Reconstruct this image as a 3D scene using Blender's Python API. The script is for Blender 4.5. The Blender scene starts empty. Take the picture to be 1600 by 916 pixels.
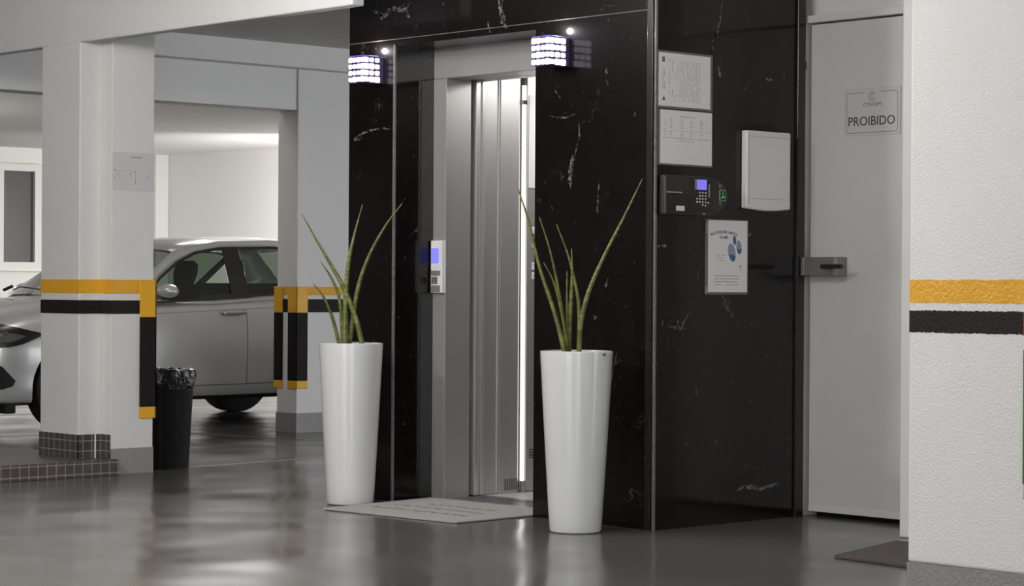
import bpy, bmesh, math, random
from mathutils import Vector, Matrix
from mathutils.bvhtree import BVHTree
random.seed(7)
S = bpy.context.scene
COL = S.collection

# ------------------------------------------------------------------ camera
cam_d = bpy.data.cameras.new('camera'); cam = bpy.data.objects.new('camera', cam_d); COL.objects.link(cam); S.camera = cam
cam_d.sensor_fit = 'HORIZONTAL'; cam_d.sensor_width = 36.0; cam_d.lens = 36.0 * 3579.0 / 1600.0
cam_d.clip_start = 0.05; cam_d.clip_end = 200
yaw, pitch, roll = math.radians(47.288), math.radians(-0.1688), math.radians(0.3564)
Fv = Vector((-math.sin(yaw)*math.cos(pitch), math.cos(yaw)*math.cos(pitch), math.sin(pitch)))
r0 = Vector((math.cos(yaw), math.sin(yaw), 0)); u0 = r0.cross(Fv)
Rv = r0*math.cos(roll) + u0*math.sin(roll); Uv = u0*math.cos(roll) - r0*math.sin(roll)
M = Matrix((Rv, Uv, -Fv)).transposed().to_4x4(); M.translation = Vector((0, 0, 0.98))
cam.matrix_world = M

# ------------------------------------------------------------------ light and exposure
S.view_settings.view_transform = 'Standard'; S.view_settings.look = 'None'
S.view_settings.exposure = 0.0; S.view_settings.gamma = 1.0; S.view_settings.use_curve_mapping = False
S.cycles.use_denoising = True
S.cycles.max_bounces = 10; S.cycles.diffuse_bounces = 6; S.cycles.glossy_bounces = 5; S.cycles.transmission_bounces = 8
S.cycles.sample_clamp_indirect = 6.0
W = bpy.data.worlds.new('world'); S.world = W; W.use_nodes = True
W.node_tree.nodes['Background'].inputs[0].default_value = (0.93, 0.96, 1.0, 1)
W.node_tree.nodes['Background'].inputs[1].default_value = 5.0

def area(name, loc, sx, sy, power, rot=(0, 0, 0), color=(1, 0.985, 0.965), spread=None):
    l = bpy.data.lights.new(name, 'AREA'); l.shape = 'RECTANGLE'; l.size = sx; l.size_y = sy; l.energy = power; l.color = color
    if spread: l.spread = spread
    o = bpy.data.objects.new(name, l); COL.objects.link(o); o.location = loc; o.rotation_euler = rot
    return o
# unseen fill lamps added to brighten chosen surfaces, x, y, z, power
CEIL = 2.56
def fill_lamp(x, y, z, p, r=0.14):
    l = bpy.data.lights.new('unseen_light', 'POINT'); l.energy = p; l.shadow_soft_size = r; l.color = (1, 0.985, 0.965)
    o = bpy.data.objects.new('unseen_light', l); COL.objects.link(o); o.location = (x, y, z)
for q in ((-3.4, 2.2, 2.30, 40), (-6.2, 3.6, 2.30, 55), (-8.0, 3.0, 2.30, 110), (-5.5, 4.7, 2.30, 26), (-7.5, 5.0, 2.42, 40), (-17.2, 6.4, 1.95, 25), (-19.0, 9.0, 1.95, 110), (-12.5, 7.4, 2.3, 17)):
    fill_lamp(*q)
area('unseen_light', (-14.63, 10.69, 2.5), 0.3, 1.2, 60)  # unseen ceiling lamp behind the beam, placed for floor streaks and car roof highlight
area('cabin_light', (-7.45, 7.75, 2.03), 0.5, 0.6, 10)
wl_ = area('wall_fill', (-18.5, 14.6, 1.5), 0.4, 1.0, 165)  # unseen fill added to brighten the far wall
wl_.rotation_euler = Vector((0.80, -0.55, 0.42)).to_track_quat('Z', 'Y').to_euler()

# ------------------------------------------------------------------ materials
def nmat(name):
    m = bpy.data.materials.new(name); m.use_nodes = True
    nt = m.node_tree; return m, nt, nt.nodes['Principled BSDF']
def N(nt, t, **k):
    n = nt.nodes.new(t)
    for a, b in k.items():
        if a == 'inp':
            for i, v in b.items(): n.inputs[i].default_value = v
        else: setattr(n, a, b)
    return n
def L(nt, a, b): nt.links.new(a, b)
def g(v): return (v, v, v, 1)
def warm(v): return (v*1.01, v*0.99, v*0.965, 1)
def simple(name, col, rough=0.5, metal=0.0, noise=0.0, scale=20, bump=0.0, bscale=80, coat=0.0, spec=0.5, ior=None):
    m, nt, p = nmat(name)
    if not isinstance(col, tuple): col = warm(col)
    if len(col) == 3: col = col + (1,)
    p.inputs['Base Color'].default_value = col; p.inputs['Roughness'].default_value = rough; p.inputs['Metallic'].default_value = metal
    p.inputs['Coat Weight'].default_value = coat; p.inputs['Coat Roughness'].default_value = 0.06
    p.inputs['Specular IOR Level'].default_value = spec
    tc = N(nt, 'ShaderNodeTexCoord')
    if noise:
        n = N(nt, 'ShaderNodeTexNoise', inp={'Scale': scale, 'Detail': 4.0}); L(nt, tc.outputs['Object'], n.inputs['Vector'])
        mx = N(nt, 'ShaderNodeMix', data_type='RGBA'); L(nt, n.outputs[0], mx.inputs[0])
        mx.inputs[6].default_value = tuple(c*(1-noise) for c in col[:3])+(1,); mx.inputs[7].default_value = tuple(min(1, c*(1+noise)) for c in col[:3])+(1,)
        L(nt, mx.outputs[2], p.inputs['Base Color'])
    if bump:
        n = N(nt, 'ShaderNodeTexNoise', inp={'Scale': bscale, 'Detail': 3.0}); L(nt, tc.outputs['Object'], n.inputs['Vector'])
        b = N(nt, 'ShaderNodeBump', inp={'Strength': bump, 'Distance': 0.01}); L(nt, n.outputs[0], b.inputs['Height']); L(nt, b.outputs[0], p.inputs['Normal'])
    return m
def emis(name, col, strength):
    m, nt, p = nmat(name)
    p.inputs['Base Color'].default_value = (0.02, 0.02, 0.02, 1)
    p.inputs['Emission Color'].default_value = col + (1,); p.inputs['Emission Strength'].default_value = strength
    return m

plaster = simple('white_plaster', 0.74, 0.75, noise=0.04, scale=3, bump=0.35, bscale=130)
plaster_rough = simple('white_stucco', 0.78, 0.75, noise=0.03, scale=3, bump=0.40, bscale=150)
smooth_wall = simple('smooth_white_wall', 0.72, 0.6, noise=0.03, scale=2)
ceil_m = simple('ceiling_paint', 0.70, 0.8, noise=0.04, scale=2)
skirt_m = simple('grey_skirting_paint', 0.27, 0.45, noise=0.06, scale=6, bump=0.5, bscale=85)
yellow = simple('yellow_stripe_paint', (0.80, 0.40, 0.022), 0.55, noise=0.08, scale=12, bump=0.6, bscale=85)
black_p = simple('black_stripe_paint', (0.013, 0.010, 0.0095), 0.7, noise=0.2, scale=12, bump=0.4, bscale=85, spec=0.3)
rub_y = simple('yellow_guard_rubber', (0.82, 0.42, 0.012), 0.5, noise=0.05, scale=10)
rub_b = simple('black_guard_rubber', (0.010, 0.008, 0.0075), 0.7, noise=0.2, scale=10, spec=0.25)
door_m = simple('door_white_paint', 0.60, 0.35, noise=0.03, scale=1.2)
frame_m = simple('door_frame_paint', 0.66, 0.4)
porcelain = simple('planter_gloss_white', (0.66, 0.665, 0.655), 0.22, noise=0.02, scale=4, coat=0.6)
soil_m = simple('potting_soil', (0.05, 0.035, 0.025), 0.95, noise=0.6, scale=60, bump=1.0, bscale=60)
mat_m = simple('loop_mat_grey', (0.50, 0.485, 0.465), 0.95, noise=0.25, scale=250, bump=1.0, bscale=350)
mat_ink = simple('mat_ink', (0.14, 0.13, 0.125), 0.95, noise=0.5, scale=150)
brown_m = simple('brown_mat_pile', (0.12, 0.10, 0.092), 0.95, noise=0.4, scale=200, bump=1.0, bscale=300)
bag_m = simple('black_bin_bag', (0.012, 0.011, 0.011), 0.25, bump=1.0, bscale=28)
bin_m = simple('black_bin_plastic', (0.007, 0.006, 0.006), 0.45, bump=0.2, bscale=20, spec=0.12)
plastic_w = simple('white_plastic', 0.80, 0.3)
plastic_k = simple('black_plastic', (0.013, 0.011, 0.011), 0.28)
plastic_g = simple('dark_grey_plastic', (0.028, 0.023, 0.022), 0.35)
silver = simple('silver_plastic', 0.4, 0.3, metal=0.6)
paper_m = simple('white_paper', 0.84, 0.7)
paper_m2 = simple('notice_paper', 0.62, 0.6)
ink = simple('printed_ink', (0.10, 0.10, 0.11), 0.8)
ink_l = simple('faint_ink', (0.33, 0.33, 0.34), 0.8)
ink_b = simple('blue_ink', (0.06, 0.15, 0.32), 0.8)
ink_b2 = simple('pale_blue_ink', (0.30, 0.35, 0.43), 0.8)
sleeve = simple('acrylic_edge', (0.16, 0.155, 0.15), 0.15)
tyre_m = simple('tyre_rubber', (0.012, 0.012, 0.012), 0.8)
car_paint = simple('silver_white_car_paint', (0.50, 0.495, 0.485), 0.32, metal=0.25, coat=0.8)
car_black = simple('car_black_trim', (0.01, 0.01, 0.01), 0.3)
car_under = simple('car_underside', (0.012, 0.012, 0.012), 0.9)
seat_m = simple('seat_cloth', (0.012, 0.011, 0.012), 0.9)
chrome = simple('chrome', 0.6, 0.12, metal=1.0)
lens_m = simple('lamp_lens', (0.16, 0.16, 0.16), 0.12, metal=0.5, coat=1.0)
dark_void = simple('dark_gap', (0.004, 0.004, 0.004), 0.8)
alu = simple('aluminium', 0.35, 0.35, metal=0.9)
dark_glass = simple('window_dark_glass', (0.055, 0.053, 0.05), 0.2)

def brushed(name, col, rough):
    m, nt, p = nmat(name)
    p.inputs['Metallic'].default_value = 0.9
    p.inputs['Metallic'].default_value = 0.72
    tc = N(nt, 'ShaderNodeTexCoord'); mp = N(nt, 'ShaderNodeMapping'); mp.inputs['Scale'].default_value = (8, 8, 300)
    L(nt, tc.outputs['Object'], mp.inputs[0])
    n = N(nt, 'ShaderNodeTexNoise', inp={'Scale': 3.0, 'Detail': 5.0}); L(nt, mp.outputs[0], n.inputs['Vector'])
    mx = N(nt, 'ShaderNodeMix', data_type='RGBA'); L(nt, n.outputs[0], mx.inputs[0])
    mx.inputs[6].default_value = warm(col*0.85); mx.inputs[7].default_value = warm(col*1.15); L(nt, mx.outputs[2], p.inputs['Base Color'])
    mr = N(nt, 'ShaderNodeMapRange', inp={3: rough*0.8, 4: rough*1.25}); L(nt, n.outputs[0], mr.inputs[0]); L(nt, mr.outputs[0], p.inputs['Roughness'])
    return m
steel = brushed('brushed_steel', 0.60, 0.38)
steel_b = brushed('bright_steel', 0.75, 0.3)

def marble_mat():
    m, nt, p = nmat('black_marble')
    tc = N(nt, 'ShaderNodeTexCoord')
    nz = N(nt, 'ShaderNodeTexNoise', inp={'Scale': 2.2, 'Detail': 6.0, 'Roughness': 0.6}); L(nt, tc.outputs['Object'], nz.inputs['Vector'])
    ad = N(nt, 'ShaderNodeVectorMath', operation='MULTIPLY_ADD'); ad.inputs[1].default_value = (1.1, 1.1, 1.1)
    L(nt, nz.outputs['Color'], ad.inputs[0]); L(nt, tc.outputs['Object'], ad.inputs[2])
    vo = N(nt, 'ShaderNodeTexVoronoi', feature='DISTANCE_TO_EDGE', inp={'Scale': 1.5}); L(nt, ad.outputs[0], vo.inputs['Vector'])
    r1 = N(nt, 'ShaderNodeMapRange', inp={1: 0.0, 2: 0.012, 3: 1.0, 4: 0.0}); L(nt, vo.outputs['Distance'], r1.inputs[0])
    mk = N(nt, 'ShaderNodeTexNoise', inp={'Scale': 4.0, 'Detail': 5.0, 'Roughness': 0.7}); L(nt, tc.outputs['Object'], mk.inputs['Vector'])
    r2 = N(nt, 'ShaderNodeMapRange', inp={1: 0.57, 2: 0.72, 3: 0.0, 4: 1.0}); L(nt, mk.outputs[0], r2.inputs[0])
    m1 = N(nt, 'ShaderNodeMath', operation='MULTIPLY'); L(nt, r1.outputs[0], m1.inputs[0]); L(nt, r2.outputs[0], m1.inputs[1])
    # fine flecks
    fk = N(nt, 'ShaderNodeTexNoise', inp={'Scale': 38.0, 'Detail': 4.0, 'Roughness': 0.65, 'Distortion': 1.2}); L(nt, tc.outputs['Object'], fk.inputs['Vector'])
    r3 = N(nt, 'ShaderNodeMapRange', inp={1: 0.64, 2: 0.78, 3: 0.0, 4: 0.65}); L(nt, fk.outputs[0], r3.inputs[0])
    mx = N(nt, 'ShaderNodeMath', operation='MAXIMUM'); L(nt, m1.outputs[0], mx.inputs[0]); L(nt, r3.outputs[0], mx.inputs[1])
    base = N(nt, 'ShaderNodeTexNoise', inp={'Scale': 7.0, 'Detail': 6.0}); L(nt, tc.outputs['Object'], base.inputs['Vector'])
    bm_ = N(nt, 'ShaderNodeMix', data_type='RGBA'); L(nt, base.outputs[0], bm_.inputs[0]); bm_.inputs[6].default_value = (0.0015, 0.0012, 0.0011, 1); bm_.inputs[7].default_value = (0.006, 0.0042, 0.0038, 1)
    cm = N(nt, 'ShaderNodeMix', data_type='RGBA'); L(nt, mx.outputs[0], cm.inputs[0]); L(nt, bm_.outputs[2], cm.inputs[6]); cm.inputs[7].default_value = (0.16, 0.15, 0.135, 1)
    L(nt, cm.outputs[2], p.inputs['Base Color'])
    p.inputs['Roughness'].default_value = 0.38; p.inputs['Specular IOR Level'].default_value = 0.07; p.inputs['Coat Weight'].default_value = 0.7; p.inputs['Coat Roughness'].default_value = 0.10
    return m
marble = marble_mat()
def vein_mat():
    m, nt, p = nmat('marble_vein')
    tc = N(nt, 'ShaderNodeTexCoord')
    n = N(nt, 'ShaderNodeTexNoise', inp={'Scale': 45.0, 'Detail': 6.0, 'Roughness': 0.7, 'Distortion': 0.8}); L(nt, tc.outputs['Object'], n.inputs['Vector'])
    r = N(nt, 'ShaderNodeMapRange', inp={1: 0.47, 2: 0.60, 3: 0.0, 4: 1.0}); L(nt, n.outputs[0], r.inputs[0])
    cm = N(nt, 'ShaderNodeMix', data_type='RGBA'); L(nt, r.outputs[0], cm.inputs[0]); cm.inputs[6].default_value = (0.010, 0.008, 0.0075, 1); cm.inputs[7].default_value = (0.21, 0.20, 0.18, 1)
    L(nt, cm.outputs[2], p.inputs['Base Color']); p.inputs['Roughness'].default_value = 0.15
    return m
vein = vein_mat()
marble_edge = simple('marble_edge_strip', (0.018, 0.014, 0.013), 0.25, noise=0.5, scale=60)
marble_bead = simple('marble_bead', (0.16, 0.145, 0.13), 0.25, noise=0.5, scale=40)

def floor_mat():
    m, nt, p = nmat('polished_garage_floor')
    tc = N(nt, 'ShaderNodeTexCoord')
    a = N(nt, 'ShaderNodeTexNoise', inp={'Scale': 0.9, 'Detail': 3.0, 'Roughness': 0.5}); L(nt, tc.outputs['Object'], a.inputs['Vector'])
    mx = N(nt, 'ShaderNodeMix', data_type='RGBA'); L(nt, a.outputs[0], mx.inputs[0]); mx.inputs[6].default_value = (0.075, 0.069, 0.066, 1); mx.inputs[7].default_value = (0.155, 0.148, 0.141, 1)
    L(nt, mx.outputs[2], p.inputs['Base Color'])
    b = N(nt, 'ShaderNodeTexNoise', inp={'Scale': 1.6, 'Detail': 2.0, 'Roughness': 0.5}); L(nt, tc.outputs['Object'], b.inputs['Vector'])
    mr = N(nt, 'ShaderNodeMapRange', inp={1: 0.2, 2: 0.8, 3: 0.12, 4: 0.27}); L(nt, b.outputs[0], mr.inputs[0]); L(nt, mr.outputs[0], p.inputs['Roughness'])
    c = N(nt, 'ShaderNodeTexNoise', inp={'Scale': 1.4, 'Detail': 1.0}); L(nt, tc.outputs['Object'], c.inputs['Vector'])
    bp = N(nt, 'ShaderNodeBump', inp={'Strength': 1.0, 'Distance': 0.02}); L(nt, c.outputs[0], bp.inputs['Height']); L(nt, bp.outputs[0], p.inputs['Normal'])
    p.inputs['Specular IOR Level'].default_value = 0.42
    return m
floor_m = floor_mat()
line_m = simple('floor_line_paint', (0.30, 0.285, 0.27), 0.3, noise=0.3, scale=8)
line_f = simple('floor_joint', (0.17, 0.155, 0.145), 0.3, noise=0.6, scale=15)

def tile_mat():
    m, nt, p = nmat('brown_mosaic_tiles')
    tc = N(nt, 'ShaderNodeTexCoord'); sp = N(nt, 'ShaderNodeSeparateXYZ'); L(nt, tc.outputs['Object'], sp.inputs[0])
    def grid(sock, size, off):
        a = N(nt, 'ShaderNodeMath', operation='ADD'); L(nt, sock, a.inputs[0]); a.inputs[1].default_value = off
        f = N(nt, 'ShaderNodeMath', operation='WRAP', inp={1: size, 2: 0.0}); L(nt, a.outputs[0], f.inputs[0])
        c = N(nt, 'ShaderNodeMath', operation='LESS_THAN'); L(nt, f.outputs[0], c.inputs[0]); c.inputs[1].default_value = 0.0045
        return c
    xy = N(nt, 'ShaderNodeMath', operation='ADD'); L(nt, sp.outputs[0], xy.inputs[0]); L(nt, sp.outputs[1], xy.inputs[1])
    gx = grid(xy.outputs[0], 0.052, 50.0); gz = grid(sp.outputs[2], 0.052, 50.01)
    mx = N(nt, 'ShaderNodeMath', operation='MAXIMUM'); L(nt, gx.outputs[0], mx.inputs[0]); L(nt, gz.outputs[0], mx.inputs[1])
    n = N(nt, 'ShaderNodeTexNoise', inp={'Scale': 14.0}); L(nt, tc.outputs['Object'], n.inputs['Vector'])
    t = N(nt, 'ShaderNodeMix', data_type='RGBA'); L(nt, n.outputs[0], t.inputs[0]); t.inputs[6].default_value = (0.045, 0.036, 0.033, 1); t.inputs[7].default_value = (0.11, 0.095, 0.088, 1)
    c = N(nt, 'ShaderNodeMix', data_type='RGBA'); L(nt, mx.outputs[0], c.inputs[0]); L(nt, t.outputs[2], c.inputs[6]); c.inputs[7].default_value = (0.30, 0.28, 0.26, 1)
    L(nt, c.outputs[2], p.inputs['Base Color']); p.inputs['Roughness'].default_value = 0.4
    return m
tile_m = tile_mat()

def leaf_mat():
    m, nt, p = nmat('spear_leaf')
    tc = N(nt, 'ShaderNodeTexCoord'); mp = N(nt, 'ShaderNodeMapping'); mp.inputs['Scale'].default_value = (9, 9, 75); L(nt, tc.outputs['Object'], mp.inputs[0])
    n = N(nt, 'ShaderNodeTexNoise', inp={'Scale': 1.0, 'Detail': 2.0}); L(nt, mp.outputs[0], n.inputs['Vector'])
    r = N(nt, 'ShaderNodeMapRange', inp={1: 0.42, 2: 0.62}); L(nt, n.outputs[0], r.inputs[0])
    c = N(nt, 'ShaderNodeMix', data_type='RGBA'); L(nt, r.outputs[0], c.inputs[0]); c.inputs[6].default_value = (0.075, 0.095, 0.014, 1); c.inputs[7].default_value = (0.17, 0.19, 0.04, 1)
    L(nt, c.outputs[2], p.inputs['Base Color']); p.inputs['Roughness'].default_value = 0.4
    return m
leaf_m = leaf_mat()
leaf_tip = simple('dry_leaf_tip', (0.30, 0.24, 0.12), 0.7)

def car_glass(name, tint, mixf):
    m = bpy.data.materials.new(name); m.use_nodes = True; nt = m.node_tree; nt.nodes.clear()
    o = N(nt, 'ShaderNodeOutputMaterial'); t = N(nt, 'ShaderNodeBsdfTransparent'); t.inputs[0].default_value = tint+(1,)
    gl = N(nt, 'ShaderNodeBsdfGlossy'); gl.inputs['Roughness'].default_value = 0.03
    lw = N(nt, 'ShaderNodeLayerWeight', inp={'Blend': 0.5}); pw = N(nt, 'ShaderNodeMath', operation='POWER', inp={1: 5.0}); L(nt, lw.outputs['Facing'], pw.inputs[0])
    fr = N(nt, 'ShaderNodeMath', operation='MULTIPLY_ADD', inp={1: 0.9, 2: 0.045}); L(nt, pw.outputs[0], fr.inputs[0]); mx = N(nt, 'ShaderNodeMixShader')
    L(nt, fr.outputs[0], mx.inputs[0]); L(nt, t.outputs[0], mx.inputs[1]); L(nt, gl.outputs[0], mx.inputs[2]); L(nt, mx.outputs[0], o.inputs[0])
    return m
glass_m = car_glass('car_glass', (0.36, 0.43, 0.36), 0.1)
windshield_m = car_glass('windshield_glass', (0.42, 0.45, 0.43), 0.1)
screen_blue = emis('blue_screen', (0.16, 0.17, 1.0), 1.5)
screen_lav = emis('lavender_screen', (0.20, 0.18, 0.85), 1.0)
green_led = emis('green_sensor', (0.02, 0.55, 0.08), 0.9)
strip_e = emis('glowing_strip', (1.0, 0.97, 0.93), 1.5)
crystal = emis('lit_crystal', (0.95, 0.90, 1.0), 1.9)
crystal_v = emis('violet_rim_glow', (0.22, 0.16, 0.95), 1.1)
fixture_m = simple('lamp_metal', (0.13, 0.10, 0.24), 0.3, metal=0.6)

# ------------------------------------------------------------------ mesh helpers
def box(bm, x0, x1, y0, y1, z0, z1, mi=0):
    vs = [bm.verts.new((x, y, z)) for z in (z0, z1) for y in (y0, y1) for x in (x0, x1)]
    for q in ((0, 2, 3, 1), (4, 5, 7, 6), (0, 1, 5, 4), (2, 6, 7, 3), (0, 4, 6, 2), (1, 3, 7, 5)):
        f = bm.faces.new([vs[i] for i in q]); f.material_index = mi
    return vs
def prism(bm, pts, z0, z1, mi=0):
    a = [bm.verts.new((p[0], p[1], z0)) for p in pts]; b = [bm.verts.new((p[0], p[1], z1)) for p in pts]
    n = len(pts)
    bm.faces.new(a[::-1]).material_index = mi; bm.faces.new(b).material_index = mi
    for i in range(n): bm.faces.new((a[i], a[(i+1) % n], b[(i+1) % n], b[i])).material_index = mi
def extrude_poly(bm, pts3, d, mi=0):
    d = Vector(d); a = [bm.verts.new(p) for p in pts3]; b = [bm.verts.new(Vector(p)+d) for p in pts3]; n = len(a)
    fs = [bm.faces.new(a[::-1]), bm.faces.new(b)] + [bm.faces.new((a[i], a[(i+1) % n], b[(i+1) % n], b[i])) for i in range(n)]
    for f in fs: f.material_index = mi
def tube(bm, pts, radii, n=10, cap=True, mi=0):
    rings = []; up = Vector((0.31, 0.77, 0.2)).normalized()
    P = [Vector(p) for p in pts]
    for i, p in enumerate(P):
        t = (P[min(i+1, len(P)-1)] - P[max(i-1, 0)]).normalized()
        a = t.cross(up).normalized(); b = t.cross(a)
        rings.append([bm.verts.new(p + (a*math.cos(2*math.pi*k/n) + b*math.sin(2*math.pi*k/n))*radii[i]) for k in range(n)])
    for i in range(len(rings)-1):
        for k in range(n): bm.faces.new((rings[i][k], rings[i][(k+1) % n], rings[i+1][(k+1) % n], rings[i+1][k])).material_index = mi
    if cap:
        bm.faces.new(rings[0][::-1]).material_index = mi; bm.faces.new(rings[-1]).material_index = mi
def lathe(bm, prof, n=64, c=(0, 0, 0)):
    rings = [[bm.verts.new((c[0]+r*math.cos(2*math.pi*k/n), c[1]+r*math.sin(2*math.pi*k/n), c[2]+z)) for k in range(n)] for r, z in prof]
    for i in range(len(rings)-1):
        for k in range(n): bm.faces.new((rings[i][k], rings[i][(k+1) % n], rings[i+1][(k+1) % n], rings[i+1][k]))
    bm.faces.new(rings[0][::-1]); bm.faces.new(rings[-1])
def wloc(o):
    v = Vector((0, 0, 0))
    while o: v += o.location; o = o.parent
    return v
def obj(name, bm, mats, parent=None, smooth=False, bevel=0.0, kind=None, origin=None, segs=2):
    """link a bmesh given in world coordinates as one mesh object"""
    bmesh.ops.recalc_face_normals(bm, faces=bm.faces)
    if parent is not None: off = wloc(parent)
    elif origin is not None: off = Vector(origin)
    else:
        xs = [v.co.x for v in bm.verts]; ys = [v.co.y for v in bm.verts]; zs = [v.co.z for v in bm.verts]
        off = Vector(((min(xs)+max(xs))/2, (min(ys)+max(ys))/2, min(zs)))
    if parent is not None:
        loc = Vector((0, 0, 0))
    else: loc = off
    for v in bm.verts: v.co -= off
    me = bpy.data.meshes.new(name); bm.to_mesh(me); bm.free()
    if not isinstance(mats, (list, tuple)): mats = [mats]
    for m in mats: me.materials.append(m)
    o = bpy.data.objects.new(name, me); COL.objects.link(o); o.location = loc
    if parent is not None: o.parent = parent
    if smooth:
        for p in me.polygons: p.use_smooth = True
        me.set_sharp_from_angle(angle=math.radians(38))
    if bevel:
        b = o.modifiers.new('bevel', 'BEVEL'); b.width = bevel; b.segments = segs; b.limit_method = 'ANGLE'
    if kind: o['kind'] = kind
    return o
def tag(o, label, cat, group=None):
    o['label'] = label; o['category'] = cat
    if group: o['group'] = group
    return o
def thing(name, loc, label, cat, group=None):
    o = bpy.data.objects.new(name, None); COL.objects.link(o); o.location = loc; o.empty_display_size = 0.1
    return tag(o, label, cat, group)
def B(*boxes):
    bm = bmesh.new()
    for b in boxes: box(bm, *b)
    return bm
def sbox(name, m, boxes, parent=None, bevel=0.0, kind='structure'):
    return obj(name, B(*boxes), m, parent, bevel=bevel, kind=None if parent is not None and kind == 'structure' else kind)
# text on a wall: plane 'X' faces +X (reads along +Y), plane 'Y' faces -Y (reads along +X)
def text_bm(txt, size, plane, pos, depth=0.0006, rot=0.0, bold=0.0, align='CENTER', bm=None, sx=1.0):
    cu = bpy.data.curves.new('t', 'FONT'); cu.body = txt; cu.size = size; cu.extrude = depth/2; cu.align_x = align; cu.align_y = 'CENTER'; cu.offset = bold
    cu.resolution_u = 3
    o = bpy.data.objects.new('t', cu); COL.objects.link(o)
    dg = bpy.context.evaluated_depsgraph_get(); dg.update()
    me = bpy.data.meshes.new_from_object(o.evaluated_get(dg))
    R = Matrix.Rotation(rot, 4, 'Z') @ Matrix.Diagonal((sx, 1, 1, 1))
    if plane == 'X': A = Matrix(((0, 0, 1), (1, 0, 0), (0, 1, 0))).to_4x4()
    else: A = Matrix(((1, 0, 0), (0, 0, -1), (0, 1, 0))).to_4x4()
    me.transform(Matrix.Translation(Vector(pos)) @ A @ R)
    b = bm or bmesh.new(); b.from_mesh(me)
    bpy.data.objects.remove(o); bpy.data.curves.remove(cu); bpy.data.meshes.remove(me)
    return b

# ------------------------------------------------------------------ the setting
YF, XS = 6.669, -6.379           # marble block: front plane (faces -Y), side plane (faces +X)
sbox('floor', floor_m, [(-26, 3, -7, 18, -0.1, 0)])
sbox('ceiling', ceil_m, [(-26, 3, -7, 18, CEIL, CEIL+0.1)])
# far wall with the window (faces +X)
wl = obj('wall_left', B((-23.7, -23.5, -7, 12.4, 0, CEIL), (-23.7, -23.5, 14.15, 15.93, 0, CEIL), (-23.7, -23.5, 12.4, 14.15, 0, 1.15), (-23.7, -23.5, 12.4, 14.15, 2.37, CEIL)), smooth_wall, kind='structure')
sbox('wall_back', smooth_wall, [(-23.7, -8.35, 15.93, 16.1, 0, CEIL)])
sbox('trim_1', frame_m, [(-23.5, -23.46, 15.74, 15.925, 0, 2.585)])
# enclosure behind the camera, gaps sized for fill light and the planter highlight
sbox('wall_rear', smooth_wall, [(-26, -3.4, -7.2, -7, 0, CEIL), (1.5, 3, -7.2, -7, 0, CEIL)])
sbox('wall_front_left', smooth_wall, [(-26, -25.8, -7, 16, 0, CEIL)])
sbox('wall_side', smooth_wall, [(2.6, 2.8, -7, -3.0, 0, CEIL), (2.6, 2.8, 0.6, 9, 0, CEIL)])

# window in the far wall
w = obj('window_1', B((-23.52, -23.44, 12.4, 12.5, 1.15, 2.37), (-23.52, -23.44, 14.05, 14.15, 1.15, 2.37), (-23.52, -23.44, 12.5, 14.05, 1.15, 1.225), (-23.52, -23.44, 12.5, 14.05, 2.285, 2.37),
        (-23.52, -23.45, 13.45, 13.645, 1.225, 2.285)), frame_m, kind='structure')
sbox('pane', dark_glass, [(-23.50, -23.49, 12.5, 13.45, 1.225, 2.285)], w); sbox('pane', dark_glass, [(-23.50, -23.49, 13.645, 14.05, 1.225, 2.285)], w)
sbox('window_sill', smooth_wall, [(-23.5, -23.42, 12.35, 14.2, 1.12, 1.15)], w)

# marble lift shaft ----------------------------------------------------
def vein_strip(bm, plane, pts, wd, seed):
    rnd = random.Random(seed); P = []
    for i in range(len(pts)-1):
        a, b = pts[i], pts[i+1]; n = max(2, int(math.dist(a, b)/0.012))
        for k in range(n): P.append((a[0]+(b[0]-a[0])*k/n, a[1]+(b[1]-a[1])*k/n))
    P.append(pts[-1]); n = len(P); up, dn = [], []
    for i, p in enumerate(P):
        q = P[min(i+1, n-1)]; o = P[max(i-1, 0)]; t = Vector((q[0]-o[0], q[1]-o[1])).normalized(); nn = Vector((-t.y, t.x))
        f = wd*math.sin(math.pi*(i+0.3)/(n+0.2))**0.5
        j = rnd.uniform(-0.3, 0.3)*wd
        a = Vector(p)+nn*(f*rnd.uniform(0.25, 1.0)+j); b = Vector(p)-nn*(f*rnd.uniform(0.25, 1.0)-j)
        up.append(a); dn.append(b)
    def V(p): return bm.verts.new((XS+0.0004, p.x, p.y)) if plane == 'X' else bm.verts.new((p.x, YF-0.0004, p.y))
    U = [V(p) for p in up]; D = [V(p) for p in dn]
    for i in range(n-1):
        f = bm.faces.new((U[i], U[i+1], D[i+1], D[i])); f.material_index = 1
OX0, OX1, OZ = -8.016, -7.085, 2.07
bm = B((-8.348, OX0-0.0, YF, 6.90, 0, OZ), (-8.348, -8.05, 6.90, 8.55, 0, CEIL),                  # left of the opening
       (OX1, XS, YF, 7.05, 0, OZ), (-7.07, XS, 7.05, 7.585, 0, CEIL),                              # right of the opening
       (-8.348, XS, YF, 7.05, OZ, CEIL), (-8.348, -7.07, 8.55, 8.6, 0, CEIL))
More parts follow.
